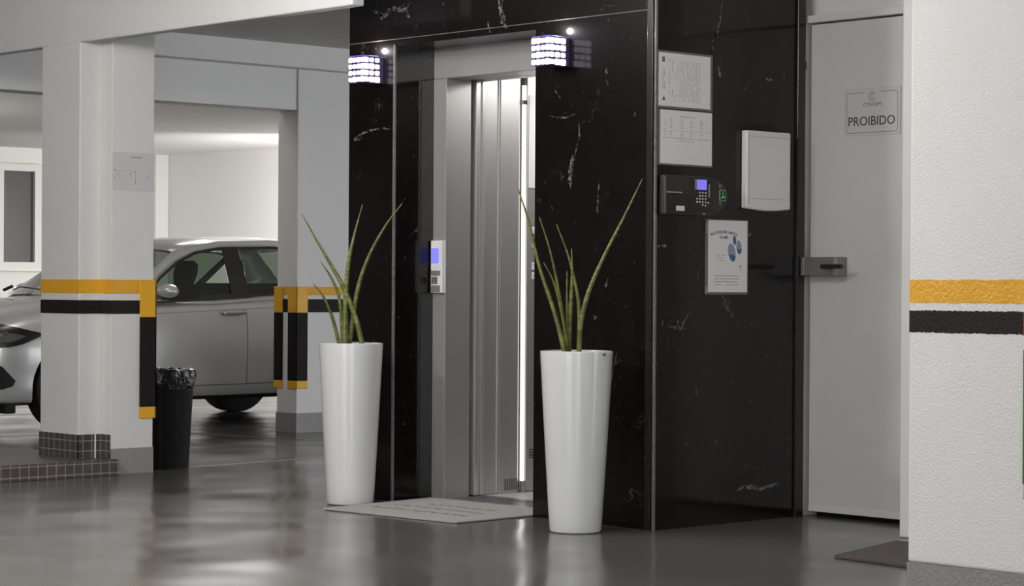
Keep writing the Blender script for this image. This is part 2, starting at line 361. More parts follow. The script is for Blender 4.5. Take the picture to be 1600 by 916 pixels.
for sd, (pl, pts, wd) in enumerate((
    ('Y', [(-8.19, 2.245), (-8.10, 2.215), (-8.03, 2.24), (-7.95, 2.225), (-7.90, 2.26)], 0.016), ('Y', [(-8.13, 2.235), (-8.11, 2.19)], 0.012), ('Y', [(-7.94, 2.23), (-7.92, 2.19)], 0.012),
    ('Y', [(-7.32, 2.22), (-7.30, 2.15), (-7.27, 2.09)], 0.022), ('Y', [(-7.39, 2.13), (-7.375, 2.08)], 0.010), ('Y', [(-7.30, 2.24), (-7.295, 2.17)], 0.006),
    ('Y', [(-8.32, 1.66), (-8.22, 1.69), (-8.12, 1.70), (-8.03, 1.69)], 0.008), ('Y', [(-8.31, 1.655), (-8.27, 1.66)], 0.012),
    ('Y', [(-6.82, 1.68), (-6.815, 1.60), (-6.845, 1.53), (-6.855, 1.46)], 0.006), ('Y', [(-6.85, 1.53), (-6.87, 1.46), (-6.865, 1.39)], 0.017), ('Y', [(-7.0, 1.70), (-6.9, 1.685), (-6.84, 1.70)], 0.005),
    ('Y', [(-6.70, 1.42), (-6.705, 1.33), (-6.71, 1.28)], 0.006), ('Y', [(-6.64, 1.02), (-6.66, 0.98)], 0.008), ('Y', [(-6.97, 1.81), (-6.93, 1.77)], 0.006),
    ('Y', [(-6.59, 0.71), (-6.61, 0.63), (-6.64, 0.52), (-6.64, 0.4)], 0.006), ('Y', [(-6.43, 0.295), (-6.41, 0.28)], 0.012), ('Y', [(-6.66, 1.88), (-6.65, 1.80)], 0.014),
    ('X', [(7.065, 2.24), (7.055, 2.10), (7.04, 2.05), (7.02, 2.01), (6.99, 1.94)], 0.009), ('X', [(7.03, 2.03), (6.995, 1.94)], 0.008),
    ('X', [(7.16, 0.13), (7.22, 0.145), (7.32, 0.135), (7.44, 0.15)], 0.012), ('X', [(7.34, 1.86), (7.38, 1.86)], 0.008), ('X', [(7.45, 1.90), (7.46, 1.86)], 0.005),
    ('X', [(6.68, 1.145), (6.74, 1.15)], 0.010), ('X', [(7.04, 1.90), (7.05, 1.85)], 0.012), ('X', [(7.22, 1.20), (7.26, 1.21)], 0.010),
    ('X', [(6.92, 0.57), (6.925, 0.54)], 0.008), ('X', [(6.71, 0.82), (6.73, 0.86)], 0.005))):
    vein_strip(bm, pl, pts, wd, sd+3)
shaft = obj('wall_marble', bm, [marble, vein], kind='structure', origin=(-7.3, 6.669, 0))
# seams and corner strips of the cladding
obj('panel_joint', B((-8.348, -6.42, YF-0.001, YF+0.002, 2.098, 2.1015)), marble_bead, shaft)
obj('corner_strip', B((-6.425, XS-0.014, YF-0.005, YF+0.004, 0, CEIL)), marble_edge, shaft, bevel=0.002)
obj('corner_bead', B((XS-0.004, XS+0.006, YF-0.006, YF+0.006, 0, CEIL)), marble_bead, shaft, bevel=0.002)
obj('edge_strip', B((XS-0.02, XS+0.012, 7.535, 7.585, 0, CEIL)), marble_edge, shaft, bevel=0.003)
obj('edge_bead', B((OX0-0.010, OX0+0.002, YF-0.004, YF+0.006, 0, OZ+0.006)), marble_bead, shaft, bevel=0.001)

# door wall and door ----------------------------------------------------
sbox('wall_front', plaster, [(-6.40, -4.0, 7.66, 7.8, 2.15, CEIL), (-6.45, -6.43, 7.66, 7.8, 0, CEIL), (-5.56, -4.0, 7.66, 7.8, 0, 2.15)])
sbox('wall_pier', frame_m, [(-5.588, -4.4, 7.24, 7.658, 0, CEIL)], bevel=0.008)
sbox('door_gap_shade', dark_void, [(-6.43, -5.565, 7.71, 7.75, 0, 2.15)])  # near-black sheet standing in for the shade behind the door gap
d = obj('door_1', B((-6.372, -5.60, 7.625, 7.66, 0.022, 2.112)), door_m, kind='structure', bevel=0.003)
obj('door_frame', B((-6.43, -6.385, 7.60, 7.70, 0, 2.15), (-6.385, -5.59, 7.60, 7.70, 2.118, 2.15)), frame_m, d, bevel=0.003)
obj('kick_rail', B((-6.37, -5.60, 7.620, 7.626, 0.022, 0.05)), frame_m, d, bevel=0.002)
obj('hinge_stop', B((-6.40, -6.372, 7.575, 7.60, 1.915, 1.955)), simple('worn_steel', 0.12, 0.5, metal=0.7), d, bevel=0.006)
# lock plate and lever
pm = simple('galvanised_plate', 0.30, 0.4, metal=0.7, noise=0.2, scale=30)
lk = obj('lock_plate', B((-6.364, -6.168, 7.553, 7.624, 1.033, 1.112)), pm, d, bevel=0.003)
obj('lever', B((-6.223, -6.108, 7.512, 7.528, 1.062, 1.081), (-6.205, -6.188, 7.528, 7.554, 1.064, 1.079)), plastic_k, d, bevel=0.004)
obj('plate_rib', B((-6.186, -6.178, 7.549, 7.553, 1.035, 1.110)), alu, d, bevel=0.001)
obj('plate_rib', B((-6.350, -6.344, 7.549, 7.553, 1.035, 1.110)), alu, d, bevel=0.001)

# near right wall with painted bands
P0 = -4.412
wr = obj('wall_right', B((P0, 2.6, 5.759, 5.95, 0.128, CEIL)), plaster_rough, kind='structure', bevel=0.01, segs=3)
obj('skirting', B((P0+0.002, 2.6, 5.755, 5.95, 0, 0.128)), skirt_m, wr)
def wobble_band(x0, x1, y, z0, z1, m, par, name, plane='Y', n=60, amp=0.0018):
    bm = bmesh.new(); rnd = random.Random(int(z0*1000)); a = []; b = []
    for i in range(n+1):
        t = x0+(x1-x0)*i/n
        p0 = z0+rnd.uniform(-amp, amp); p1 = z1+rnd.uniform(-amp, amp)
        if plane == 'Y': a.append(bm.verts.new((t, y, p0))); b.append(bm.verts.new((t, y, p1)))
        else: a.append(bm.verts.new((y, t, p0))); b.append(bm.verts.new((y, t, p1)))
    for i in range(n): bm.faces.new((a[i], a[i+1], b[i+1], b[i]))
    return obj(name, bm, m, par)
wobble_band(P0+0.003, -3.2, 5.7575, 0.937, 1.008, yellow, wr, 'yellow_stripe')
wobble_band(P0+0.003, -3.98, 5.7575, 0.845, 0.913, black_p, wr, 'black_stripe')

# front column (L shaped) ----------------------------------------------
YA, XA, XB = 6.325, -10.12, -10.03
col_b = B((-10.49, XA, YA, 6.46, 0, CEIL), (-10.49, XB, 6.46, 6.72, 0, CEIL))
c1 = obj('wall_column', col_b, plaster, kind='structure', bevel=0.006)
def bands(par, segs, zy, zk):
    for k, (m, (za, zb), nm) in enumerate(((yellow, zy, 'yellow_stripe'), (black_p, zk, 'black_stripe'))):
        bm = bmesh.new()
        for pl, a, b, c in segs:
            n = max(2, int(abs(b-a)/0.03))
            for i in range(n):
                t0 = a+(b-a)*i/n; t1 = a+(b-a)*(i+1)/n
                vs = [(t0, c, za), (t1, c, za), (t1, c, zb), (t0, c, zb)] if pl == 'Y' else [(c, t0, za), (c, t1, za), (c, t1, zb), (c, t0, zb)]
                bm.faces.new([bm.verts.new(v) for v in vs])
        bmesh.ops.remove_doubles(bm, verts=bm.verts, dist=1e-5)
        obj(nm, bm, m, par)
e = 0.0015
bands(c1, [('Y', -10.49, XA+e, YA-e), ('X', YA-e, 6.46-e, XA+e), ('Y', XA+e, XB+e, 6.46-e), ('X', 6.46-e, 6.65, XB+e)], (0.930, 1.001), (0.825, 0.895))
obj('tile_cladding', B((-10.494, XA+0.004, YA-0.004, YA, 0.08, 0.205), (XA, XA+0.004, YA-0.004, 6.456, 0.08, 0.205), (XA, XB+0.002, 6.456, 6.46, 0.08, 0.205)), tile_m, c1)
obj('skirting', B((XB-0.01, XB+0.004, 6.462, 6.72, 0, 0.132)), skirt_m, c1)
obj('grout_line', B((XA+0.0035, XA+0.006, 6.420, 6.428, 0.08, 0.205)), plastic_w, c1)
obj('trim_2', B((-11.4, -9.965, 4.2, 6.476, 0, 0.082)), tile_m, kind='structure', bevel=0.004)
bpy.data.objects['trim_2'].name = 'kerb_step'

# back column
XC2, YC2 = -12.104, 9.238
c2 = obj('wall_column', B((-12.322, XC2, YC2, 10.6, 0, CEIL)), smooth_wall, kind='structure', bevel=0.006)
bands(c2, [('Y', -12.31, XC2+e, YC2-e), ('X', YC2-e, 10.5, XC2+e)], (0.912, 0.968), (0.798, 0.886))
obj('skirting', B((-12.326, XC2+0.004, YC2-0.004, 10.604, 0, 0.13)), skirt_m, c2)

# beams -----------------------------------------------------------------
sbox('ceiling_beam', plaster, [(-14.5, -7.895, YA-0.004, 6.39, 2.215, CEIL)], bevel=0.008)
sbox('ceiling_beam', smooth_wall, [(-12.25, -12.0, 6.39, 15.93, 2.407, CEIL)], bevel=0.004)
sbox('ceiling_beam', smooth_wall, [(-12.31, XC2-0.012, 5.0, YC2, 2.137, CEIL)], bevel=0.004)

# parking lines and floor joints
def floor_line(name, p, q, wd, m, z=0.0012):
    p, q = Vector(p), Vector(q); t = (q-p).normalized(); n = Vector((-t.y, t.x))*wd/2
    bm = bmesh.new(); prism(bm, [p+n, p-n, q-n, q+n], 0, z); o = obj(name, bm, m, kind='structure'); return o
floor_line('floor_marking', (-15.05, 7.2), (-15.05, 11.4), 0.12, line_m)
floor_line('floor_marking', (-12.93, 8.60), (-11.0, 8.95), 0.03, line_f)
floor_line('floor_marking', (-10.18, 7.05), (-10.36, 8.6), 0.02, line_f)
floor_line('floor_marking', (-12.93, 8.60), (-12.95, 7.0), 0.03, line_f)

# ------------------------------------------------------------------ lift
EX = -7.922
el = thing('elevator', (-7.55, 7.1, 0), 'brushed steel lift doorway with open sliding doors in the black marble wall', 'elevator')
obj('door_frame', B((OX0+0.0005, EX, 6.90, 7.049, 0.001, 1.932), (-7.18, OX1-0.001, 6.90, 7.049, 0.001, 1.932)), steel, el, bevel=0.002)
obj('lintel', B((OX0+0.0005, OX1-0.001, 6.90, 7.049, 1.932, OZ+0.018)), steel, el, bevel=0.003)
obj('edge_trim', B((EX-0.004, EX+0.0025, 6.896, 6.903, 0.001, 1.932)), steel_b, el)
obj('sill', B((EX, -7.18, 6.90, 7.045, -0.002, 0.006), (EX, -7.18, 7.075, 7.15, -0.002, 0.006)), alu, el, bevel=0.001)
obj('sill_groove', B((EX, -7.18, 6.955, 6.963, 0.004, 0.0065), (EX, -7.18, 7.0, 7.008, 0.004, 0.0065), (EX, -7.18, 7.10, 7.112, 0.004, 0.0065), (EX-0.06, -7.10, 7.046, 7.074, -0.01, 0.004)), dark_void, el)
def door_leaf(x0, x1, y0, y1, z0=0.008, z1=1.95):
    return (x0, x1, y0, y1, z0, z1)
obj('door_leaf', B(door_leaf(-7.99, EX+0.004, 7.078, 7.105), door_leaf(-7.99, EX-0.012, 7.105, 7.118), door_leaf(-7.99, EX+0.002, 7.118, 7.138)), steel_b, el, bevel=0.002)
obj('door_leaf', B(door_leaf(-7.99, EX-0.008, 7.140, 7.225), door_leaf(-7.99, EX-0.002, 7.225, 7.232)), steel, el, bevel=0.002)
obj('door_header', B((-8.0, -7.10, 7.08, 7.16, 1.935, 2.06)), steel, el, bevel=0.002)
obj('cabin_wall', B((-7.99, EX, 7.235, 7.355, 0.006, 2.05), (-7.99, EX-0.012, 7.355, 7.372, 0.006, 2.05), (-7.99, EX-0.006, 7.40, 8.45, 0.006, 2.05)), steel, el, bevel=0.002)
obj('cabin_wall', B((-7.99, -7.08, 8.45, 8.5, 0.006, 2.05)), steel, el)
obj('cabin_wall', B((-7.17, -7.08, 7.16, 8.45, 0.006, 2.05)), simple('dark_cabin_laminate', (0.02, 0.018, 0.017), 0.5), el)
obj('cabin_floor', B((-7.99, -7.08, 7.15, 8.45, -0.01, 0.006)), simple('cabin_floor_vinyl', 0.42, 0.4, noise=0.1, scale=30), el)
obj('cabin_ceiling', B((-7.99, -7.08, 7.16, 8.45, 2.05, 2.08)), plastic_w, el)
obj('glowing_strip', B((-7.93, EX+0.006, 7.377, 7.393, 0.06, 1.93)), strip_e, el)  # narrow upright emissive strip between the cabin panels
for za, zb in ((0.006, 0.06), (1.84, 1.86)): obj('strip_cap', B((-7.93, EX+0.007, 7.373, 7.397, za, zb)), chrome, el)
vb = bmesh.new()
for i in range(7): box(vb, EX+0.0, EX+0.0012, 7.275+i*0.0125, 7.279+i*0.0125, 0.02, 0.075)
for i in range(4): box(vb, EX+0.002, EX+0.0045, 7.425, 7.50, 0.165+i*0.013, 0.169+i*0.013)
obj('vent_slots', vb, dark_void, el)
cop = obj('control_panel', B((EX-0.004, EX+0.003, 7.403, 7.62, 0.012, 2.03)), steel, el, bevel=0.002)
obj('display_plate', B((EX+0.003, EX+0.007, 7.412, 7.60, 1.446, 1.885)), plastic_w, cop, bevel=0.001)
obj('display_screen', B((EX+0.007, EX+0.008, 7.466, 7.57, 1.627, 1.711)), screen_blue, cop)
obj('button_plate', B((EX+0.003, EX+0.007, 7.472, 7.56, 1.285, 1.43)), plastic_w, cop, bevel=0.001)
bm = B((EX+0.007, EX+0.0075, 7.452, 7.50, 1.483, 1.487), (EX+0.007, EX+0.0075, 7.452, 7.50, 1.533, 1.537), (EX+0.007, EX+0.0075, 7.452, 7.456, 1.483, 1.537))
text_bm('E', 0.045, 'X', (EX+0.0075, 7.478, 1.510), bm=bm); obj('letter', bm, ink, cop)
for z in (1.245, 1.18, 1.075, 1.03):
    b_ = obj('button', B((EX+0.003, EX+0.008, 7.437, 7.482, z-0.017, z+0.017)), plastic_w, cop, bevel=0.003)
    obj('button_mark', B((EX+0.008, EX+0.0086, 7.447, 7.472, z-0.008, z-0.005), (EX+0.008, EX+0.0086, 7.447, 7.472, z+0.003, z+0.006)), ink, b_)
bm = bmesh.new(); tube(bm, [(EX+0.003, 7.46, 0.985), (EX+0.014, 7.46, 0.985)], [0.009, 0.007], 12); obj('key_switch', bm, chrome, cop, smooth=True)

# call panel on the left jamb
cp = thing('call_panel', (-7.965, 6.898, 0.947), 'white lift call panel with small blue screen on the left steel jamb', 'call panel')
obj('housing', B((-8.006, -7.935, 6.880, 6.8995, 0.947, 1.188)), plastic_w, cp, bevel=0.003)
obj('side_rail', B((-7.935, -7.923, 6.876, 6.8995, 0.947, 1.188)), plastic_w, cp, bevel=0.002)
obj('screen', B((-8.001, -7.950, 6.8785, 6.8802, 1.083, 1.153)), screen_blue, cp)
obj('call_button', B((-7.999, -7.955, 6.877, 6.880, 0.988, 1.022)), silver, cp, bevel=0.003)
obj('button_mark', B((-7.993, -7.983, 6.8762, 6.8772, 0.992, 1.018), (-7.971, -7.963, 6.8762, 6.8772, 0.992, 1.018), (-7.983, -7.971, 6.8762, 6.8772, 1.003, 1.007)), ink, cp)
for za, zb in ((0.95, 0.982), (1.026, 1.05)): obj('lower_cover', B((-8.004, -7.937, 6.8785, 6.880, za, zb)), silver, cp)

# ------------------------------------------------------------------ wall sconces
def sconce(x1, z0, label):
    x0, y0, y1, z1 = x1-0.112, 6.545, 6.645, z0+0.118
    t = thing('wall_sconce', ((x0+x1)/2, YF, z0), label, 'wall lamp', 'crystal sconces flanking the lift door')
    obj('mounting_box', B((x0+0.004, x1-0.004, 6.6455, YF-0.0005, z0-0.002, z1+0.002)), fixture_m, t, bevel=0.002)
    rows = 4; zz = (z1-z0)/rows
    fr = bmesh.new(); cr = bmesh.new(); rnd = random.Random(int(x1*100))
    box(fr, x0+0.006, x1-0.006, y0+0.006, y1-0.002, z0+0.004, z1-0.004)
    for r in range(rows+1):
        z = z0+r*zz
        box(fr, x0+0.002, x1-0.002, y0+0.002, y1, z-0.0012, z+0.0012)
    for r in range(rows):
        zc = z0+(r+0.5)*zz
        for k in range(4):
            w_ = (x1-x0)/4; xc = x0+(k+0.5)*w_; s = rnd.uniform(0.33, 0.44)
            v = box(cr, xc-w_*s, xc+w_*s, y0-0.001, y0+0.012, zc-zz*s, zc+zz*s)
            w_ = (y1-y0)/3
            if k < 3:
                yc = y0+0.004+(k+0.5)*w_*0.97; s = rnd.uniform(0.33, 0.44)
                box(cr, x1-0.012, x1+0.001, yc-w_*s, yc+w_*s, zc-zz*s, zc+zz*s)
                box(cr, x0-0.001, x0+0.012, yc-w_*s, yc+w_*s, zc-zz*s, zc+zz*s)
    obj('lattice', fr, fixture_m, t)
    obj('crystal_shade', cr, crystal, t, bevel=0.0045)
    obj('top_rim', B((x0+0.004, x1-0.004, y0+0.004, y1-0.004, z1-0.001, z1+0.005)), crystal_v, t, bevel=0.002)
    l = bpy.data.lights.new('sconce_glow', 'POINT'); l.shadow_soft_size = 0.012; l.energy = 1.3; l.color = (0.97, 0.95, 1.0)
    o = bpy.data.objects.new('sconce_glow', l); COL.objects.link(o); o.parent = t; o.location = (0.02, -0.03, z1-z0+0.035)
sconce(-8.093, 1.903, 'lit crystal cube wall lamp on the marble left of the lift door')
sconce(-6.873, 1.900, 'lit crystal cube wall lamp on the marble right of the lift door')

# ------------------------------------------------------------------ planters and plants
def planter(base, rt, rb, h, label):
    prof = [(rb-0.012, 0), (rb-0.003, 0.004), (rb, 0.014)]
    for i in range(1, 13):
        t = i/12; prof.append((rb+(rt-rb)*(t**0.93), 0.014+(h-0.022)*t))
    prof += [(rt, h-0.003), (rt-0.003, h), (rt-0.011, h), (rt-0.014, h-0.004), (rt-0.018, h-0.05)]
    t = thing('planter', base, label, 'planter', 'tall white conical planters')
    bm = bmesh.new(); lathe(bm, prof, 72, base); obj('pot', bm, porcelain, t, smooth=True)
    bm = bmesh.new(); rnd = random.Random(3)
    n = 40; R_ = rt-0.019; cz = base[2]+h
    ctr = bm.verts.new((base[0], base[1], cz-0.012)); rings = []
    for j in range(1, 6):
        rings.append([bm.verts.new((base[0]+R_*j/5*math.cos(2*math.pi*k/n), base[1]+R_*j/5*math.sin(2*math.pi*k/n), cz-0.016+rnd.uniform(-0.004, 0.006)-(0.012 if j > 4 else 0))) for k in range(n)])
    for k in range(n):
        bm.faces.new((ctr, rings[0][k], rings[0][(k+1) % n]))
        for j in range(4): bm.faces.new((rings[j][k], rings[j+1][k], rings[j+1][(k+1) % n], rings[j][(k+1) % n]))
    obj('soil', bm, soil_m, t, smooth=True)
    return t
def catmull(P, n=8):
    P = [Vector(p) for p in P]; Q = [P[0]*2-P[1]]+P+[P[-1]*2-P[-2]]; out = []
    for i in range(1, len(Q)-2):
        for k in range(n):
            t = k/n; a, b, c, d_ = Q[i-1], Q[i], Q[i+1], Q[i+2]
            out.append(0.5*((2*b)+(c-a)*t+(2*a-5*b+4*c-d_)*t*t+(3*b-a-3*c+d_)*t**3))
    out.append(P[-1]); return out
def plant(base, h, leaves, label):
    t = thing('spear_plant', (base[0], base[1], base[2]+h), label, 'plant', 'snake plants with cylindrical spear leaves')
    for pts, r in leaves:
        r *= 1.03
        pts = [Vector(p) for p in pts]
        pts = [pts[0]+Vector((0, 0, -0.04))+(pts[0]-pts[1]).normalized()*0.0]+pts
        for p in pts: p += Vector((base[0], base[1], base[2]))
        P = catmull(pts); n = len(P)
        rad = [max(0.0016, r*(0.85+0.3*min(1, 4*i/n))*(1-(i/(n-1))**1.9)+0.0016*(i/(n-1))) for i in range(n)]
        bm = bmesh.new(); tube(bm, P, rad, 10)
        lf = obj('leaf', bm, leaf_m, t, smooth=True)
        bm = bmesh.new(); tube(bm, [P[-2], P[-1]+(P[-1]-P[-2]).normalized()*0.004], [rad[-2]*1.12, 0.0014], 8)
        obj('leaf_tip', bm, leaf_tip, lf, smooth=True)
LB = (-8.034, 6.437, 0.0); RB = (-6.552, 6.402, 0.0)
planter(LB, 0.1435, 0.106, 0.722, 'tall white conical planter on the left of the lift door, beside the mat corner')
pr_ = planter(RB, 0.146, 0.1045, 0.724, 'tall white conical planter with a small blue rim chip, right of the lift door')
bm = bmesh.new(); cc = Vector((RB[0]+0.678*0.105+0.735*0.1015, RB[1]+0.735*0.105-0.678*0.1015, 0.711)); tt = Vector((0.99*0.0+0.16, 1.0, 0)).normalized()
extrude_poly(bm, [cc-tt*0.012+Vector((0, 0, 0.004)), cc+tt*0.012+Vector((0, 0, 0.005)), cc+tt*0.004-Vector((0, 0, 0.006)), cc-tt*0.003-Vector((0, 0, 0.005))], (0.001, -0.0002, 0))
obj('rim_chip', bm, simple('blue_chip', (0.03, 0.15, 0.19), 0.5), pr_)
plant(LB, 0.70, [
    ([(0.046, 0.024, 0.719), (0.018, 0.008, 0.836), (-0.026, -0.024, 0.968), (-0.069, -0.056, 1.062), (-0.123, -0.098, 1.174), (-0.179, -0.144, 1.299)], 0.0105),
    ([(-0.043, -0.014, 0.718), (-0.043, -0.033, 0.912), (-0.06, -0.07, 1.015), (-0.081, -0.112, 1.085)], 0.0075),
    ([(-0.039, -0.039, 0.718), (-0.044, -0.074, 0.836), (-0.054, -0.114, 0.925), (-0.071, -0.161, 0.987)], 0.0075),
    ([(-0.013, -0.026, 0.716), (-0.018, -0.019, 0.912), (-0.016, -0.005, 1.081), (-0.005, 0.018, 1.204), (0.013, 0.049, 1.341)], 0.0115),
    ([(-0.026, 0.011, 0.715), (0.002, 0.032, 0.95), (0.039, 0.062, 1.101), (0.095, 0.112, 1.242), (0.152, 0.164, 1.347)], 0.009)],
    'five spear leaved snake plant growing in the left white planter')
plant(RB, 0.70, [
    ([(-0.021, -0.05, 0.725), (-0.056, -0.068, 0.871), (-0.108, -0.105, 1.059), (-0.149, -0.13, 1.246), (-0.192, -0.158, 1.395)], 0.0085),
    ([(-0.043, -0.014, 0.723), (-0.044, -0.029, 0.835), (-0.055, -0.055, 0.987), (-0.07, -0.086, 1.13), (-0.091, -0.122, 1.253)], 0.0065),
    ([(-0.027, -0.026, 0.724), (-0.02, -0.041, 0.782), (-0.028, -0.07, 0.916), (-0.035, -0.1, 1.005), (-0.048, -0.136, 1.071)], 0.006),
    ([(0.013, 0.002, 0.732), (0.005, 0.005, 0.907), (-0.014, -0.003, 1.014), (-0.038, -0.017, 1.113), (-0.073, -0.044, 1.227)], 0.007),
    ([(-0.041, -0.005, 0.723), (-0.03, -0.007, 0.871), (-0.019, -0.009, 1.014), (-0.014, -0.018, 1.128)], 0.0105),
    ([(-0.032, -0.017, 0.724), (-0.054, -0.003, 0.924), (-0.072, 0.014, 1.039)], 0.006),
    ([(0.027, -0.012, 0.733), (0.037, -0.013, 0.836), (0.063, 0.004, 0.961), (0.109, 0.044, 1.104), (0.169, 0.097, 1.264), (0.22, 0.141, 1.406)], 0.0095)],
    'seven spear leaved snake plant growing in the right white planter')

# ------------------------------------------------------------------ mats
mt = thing('door_mat', (-7.5, 6.5, 0), 'light grey loop door mat with faded print in front of the lift', 'mat')
MC = [(-7.885, 6.165), (-7.075, 6.226), (-7.105, 6.895), (-7.975, 6.865)]
bm = bmesh.new(); prism(bm, MC, 0.001, 0.009); obj('pile', bm, mat_m, mt, bevel=0.003)
bm = bmesh.new(); rnd = random.Random(11)
def mpt(u, v):
    a = Vector(MC[0]).lerp(Vector(MC[1]), u); b = Vector(MC[3]).lerp(Vector(MC[2]), u); return a.lerp(b, v)
for row, (v0, n, u0_, u1_) in enumerate(((0.30, 17, 0.14, 0.86), (0.48, 15, 0.16, 0.84), (0.66, 12, 0.25, 0.75))):
    for i in range(n):
        u = u0_+(u1_-u0_)*i/n; c = mpt(u+0.01, v0)
        for k in range(2):
            a = rnd.uniform(0, 3.14); l_ = rnd.uniform(0.010, 0.022); q = Vector((math.cos(a), math.sin(a))); s = Vector((-q.y, q.x))*0.003
            cc = c+Vector((rnd.uniform(-0.012, 0.012), rnd.uniform(-0.012, 0.012)))
            prism(bm, [cc-q*l_-s, cc+q*l_-s, cc+q*l_+s, cc-q*l_+s], 0.0088, 0.0096)
obj('faded_print', bm, mat_ink, mt)
bm = bmesh.new(); prism(bm, [(-5.31, 6.50), (-4.72, 6.44), (-4.78, 7.02), (-5.46, 7.06)], 0.001, 0.013)
tag(obj('floor_mat', bm, brown_m, bevel=0.003), 'dark brown mat lying on the floor by the white door', 'mat')

# ------------------------------------------------------------------ notices on the marble side wall
def print_rows(bm, x, y0, y1, z0, z1, n, vert=False, dens=0.8, thick=0.0022, seed=1):
    rnd = random.Random(seed)
    if not vert:
        for i in range(n):
            z = z1-(z1-z0)*(i+0.5)/n; y = y0
            while y < y1-0.004:
                l_ = rnd.uniform(0.006, 0.02)
                if rnd.random() < dens: box(bm, x, x+0.0003, y, min(y+l_, y1), z-thick/2, z+thick/2)
                y += l_+0.003
    else:
        for i in range(n):
            y = y0+(y1-y0)*(i+0.5)/n; z = z0
            while z < z1-0.004:
                l_ = rnd.uniform(0.006, 0.02)
                if rnd.random() < dens: box(bm, x, x+0.0003, y-thick/2, y+thick/2, z, min(z+l_, z1))
                z += l_+0.003
X1 = XS+0.0005
p = thing('framed_notice', (XS, 6.84, 1.708), 'upper framed white notice with sideways printed text on the marble side', 'notice', 'clear framed notices on the lift side wall')
obj('acrylic_holder', B((X1, XS+0.004, 6.676, 7.002, 1.703, 1.936)), sleeve, p, bevel=0.001)
obj('paper', B((XS+0.004, XS+0.005, 6.680, 6.987, 1.712, 1.927)), paper_m, p)
bm = bmesh.new(); xq = XS+0.005
print_rows(bm, xq, 6.70, 6.72, 1.78, 1.86, 2, True, 0.95, 0.003, 2)
print_rows(bm, xq, 6.735, 6.80, 1.73, 1.90, 4, True, 0.5, 0.002, 3)
print_rows(bm, xq, 6.80, 6.93, 1.735, 1.90, 12, True, 0.85, 0.0016, 4)
obj('printed_text', bm, ink_l, p)
bm = bmesh.new(); box(bm, xq, xq+0.0003, 6.70, 6.715, 1.889, 1.910)
extrude_poly(bm, [(xq, 6.70, 1.735), (xq, 6.72, 1.735), (xq, 6.71, 1.755)], (0.0003, 0, 0)); obj('printed_emblem', bm, simple('emblem_ink', (0.12, 0.13, 0.2), 0.8), p)
p = thing('framed_notice', (XS, 6.85, 1.475), 'lower framed white notice with a printed table on the marble side', 'notice', 'clear framed notices on the lift side wall')
obj('acrylic_holder', B((X1, XS+0.004, 6.680, 7.002, 1.473, 1.699)), sleeve, p, bevel=0.001)
obj('paper', B((XS+0.004, XS+0.005, 6.691, 6.999, 1.480, 1.697)), paper_m, p)
bm = bmesh.new()
print_rows(bm, xq, 6.81, 6.90, 1.668, 1.678, 1, False, 1.0, 0.0025, 5)
for k, yy in enumerate((6.755, 6.82, 6.875, 6.935)):
    print_rows(bm, xq, yy-0.008, yy+0.008, 1.622, 1.665, 7, False, 0.9, 0.0016, 6+k); print_rows(bm, xq, yy-0.008, yy+0.008, 1.588, 1.612, 4, False, 0.9, 0.0016, 16+k)
print_rows(bm, xq, 6.71, 6.99, 1.612, 1.618, 1, False, 0.97, 0.0012, 9); print_rows(bm, xq, 6.71, 6.99, 1.582, 1.586, 1, False, 0.97, 0.002, 10); print_rows(bm, xq, 6.80, 6.89, 1.569, 1.577, 1, False, 0.9, 0.002, 12)
print_rows(bm, xq, 6.715, 6.728, 1.59, 1.66, 6, False, 0.9, 0.0016, 13)
obj('printed_text', bm, ink_l, p)
# birthday poster
p = thing('notice_poster', (XS, 7.10, 0.957), 'white birthday poster with blue balloons in a clear holder on the marble side', 'poster')
obj('acrylic_holder', B((X1, XS+0.004, 6.965, 7.228, 0.951, 1.262)), sleeve, p, bevel=0.001)
obj('paper', B((XS+0.004, XS+0.005, 6.981, 7.222, 0.961, 1.258)), paper_m, p)
obj('holder_tab', B((XS+0.005, XS+0.006, 6.967, 6.979, 1.20, 1.25), (XS+0.005, XS+0.006, 6.966, 6.980, 0.957, 0.985)), alu, p)
bm = bmesh.new(); word = 'ANIVERSARIANTES'
for i, ch in enumerate(word):
    t = (i-(len(word)-1)/2)/((len(word)-1)/2); ang = -t*0.30
    text_bm(ch, 0.017, 'X', (xq+0.0003, 7.077+t*0.078, 1.210-0.012*t*t), rot=ang, bold=0.0003, bm=bm)
text_bm('DO MÊS', 0.014, 'X', (xq+0.0003, 7.077, 1.187), bold=0.0003, bm=bm)
obj('heading', bm, ink, p)
bm = bmesh.new(); print_rows(bm, xq, 7.02, 7.17, 0.985, 1.035, 4, False, 0.95, 0.003, 21); print_rows(bm, xq, 7.03, 7.085, 1.085, 1.12, 3, False, 0.6, 0.0022, 22)
box(bm, xq, xq+0.0003, 7.177, 7.180, 1.05, 1.075); box(bm, xq, xq+0.0003, 7.170, 7.186, 1.066, 1.069)
obj('printed_text', bm, ink_l, p)
def balloon(bm, y, z, ry, rz, tilt, m0, m1):
    n = 22; ys = []
    for k in range(n):
        a = 2*math.pi*k/n; yy = ry*math.cos(a); zz = rz*math.sin(a)*(1.15 if math.sin(a) < 0 else 1)
        ys.append((xq, y+yy*math.cos(tilt)-zz*math.sin(tilt), z+yy*math.sin(tilt)+zz*math.cos(tilt)))
    extrude_poly(bm, ys, (0.0003, 0, 0), m0)
    lo = [(q[0]+0.0003, q[1], q[2]) for q in ys if q[2] < z-rz*0.15]
    extrude_poly(bm, lo, (0.0002, 0, 0), m1)
bm = bmesh.new(); balloon(bm, 7.125, 1.128, 0.022, 0.036, 0.3, 0, 1); balloon(bm, 7.170, 1.150, 0.016, 0.027, 0.15, 0, 1); balloon(bm, 7.142, 1.178, 0.010, 0.018, 0.1, 1, 1)
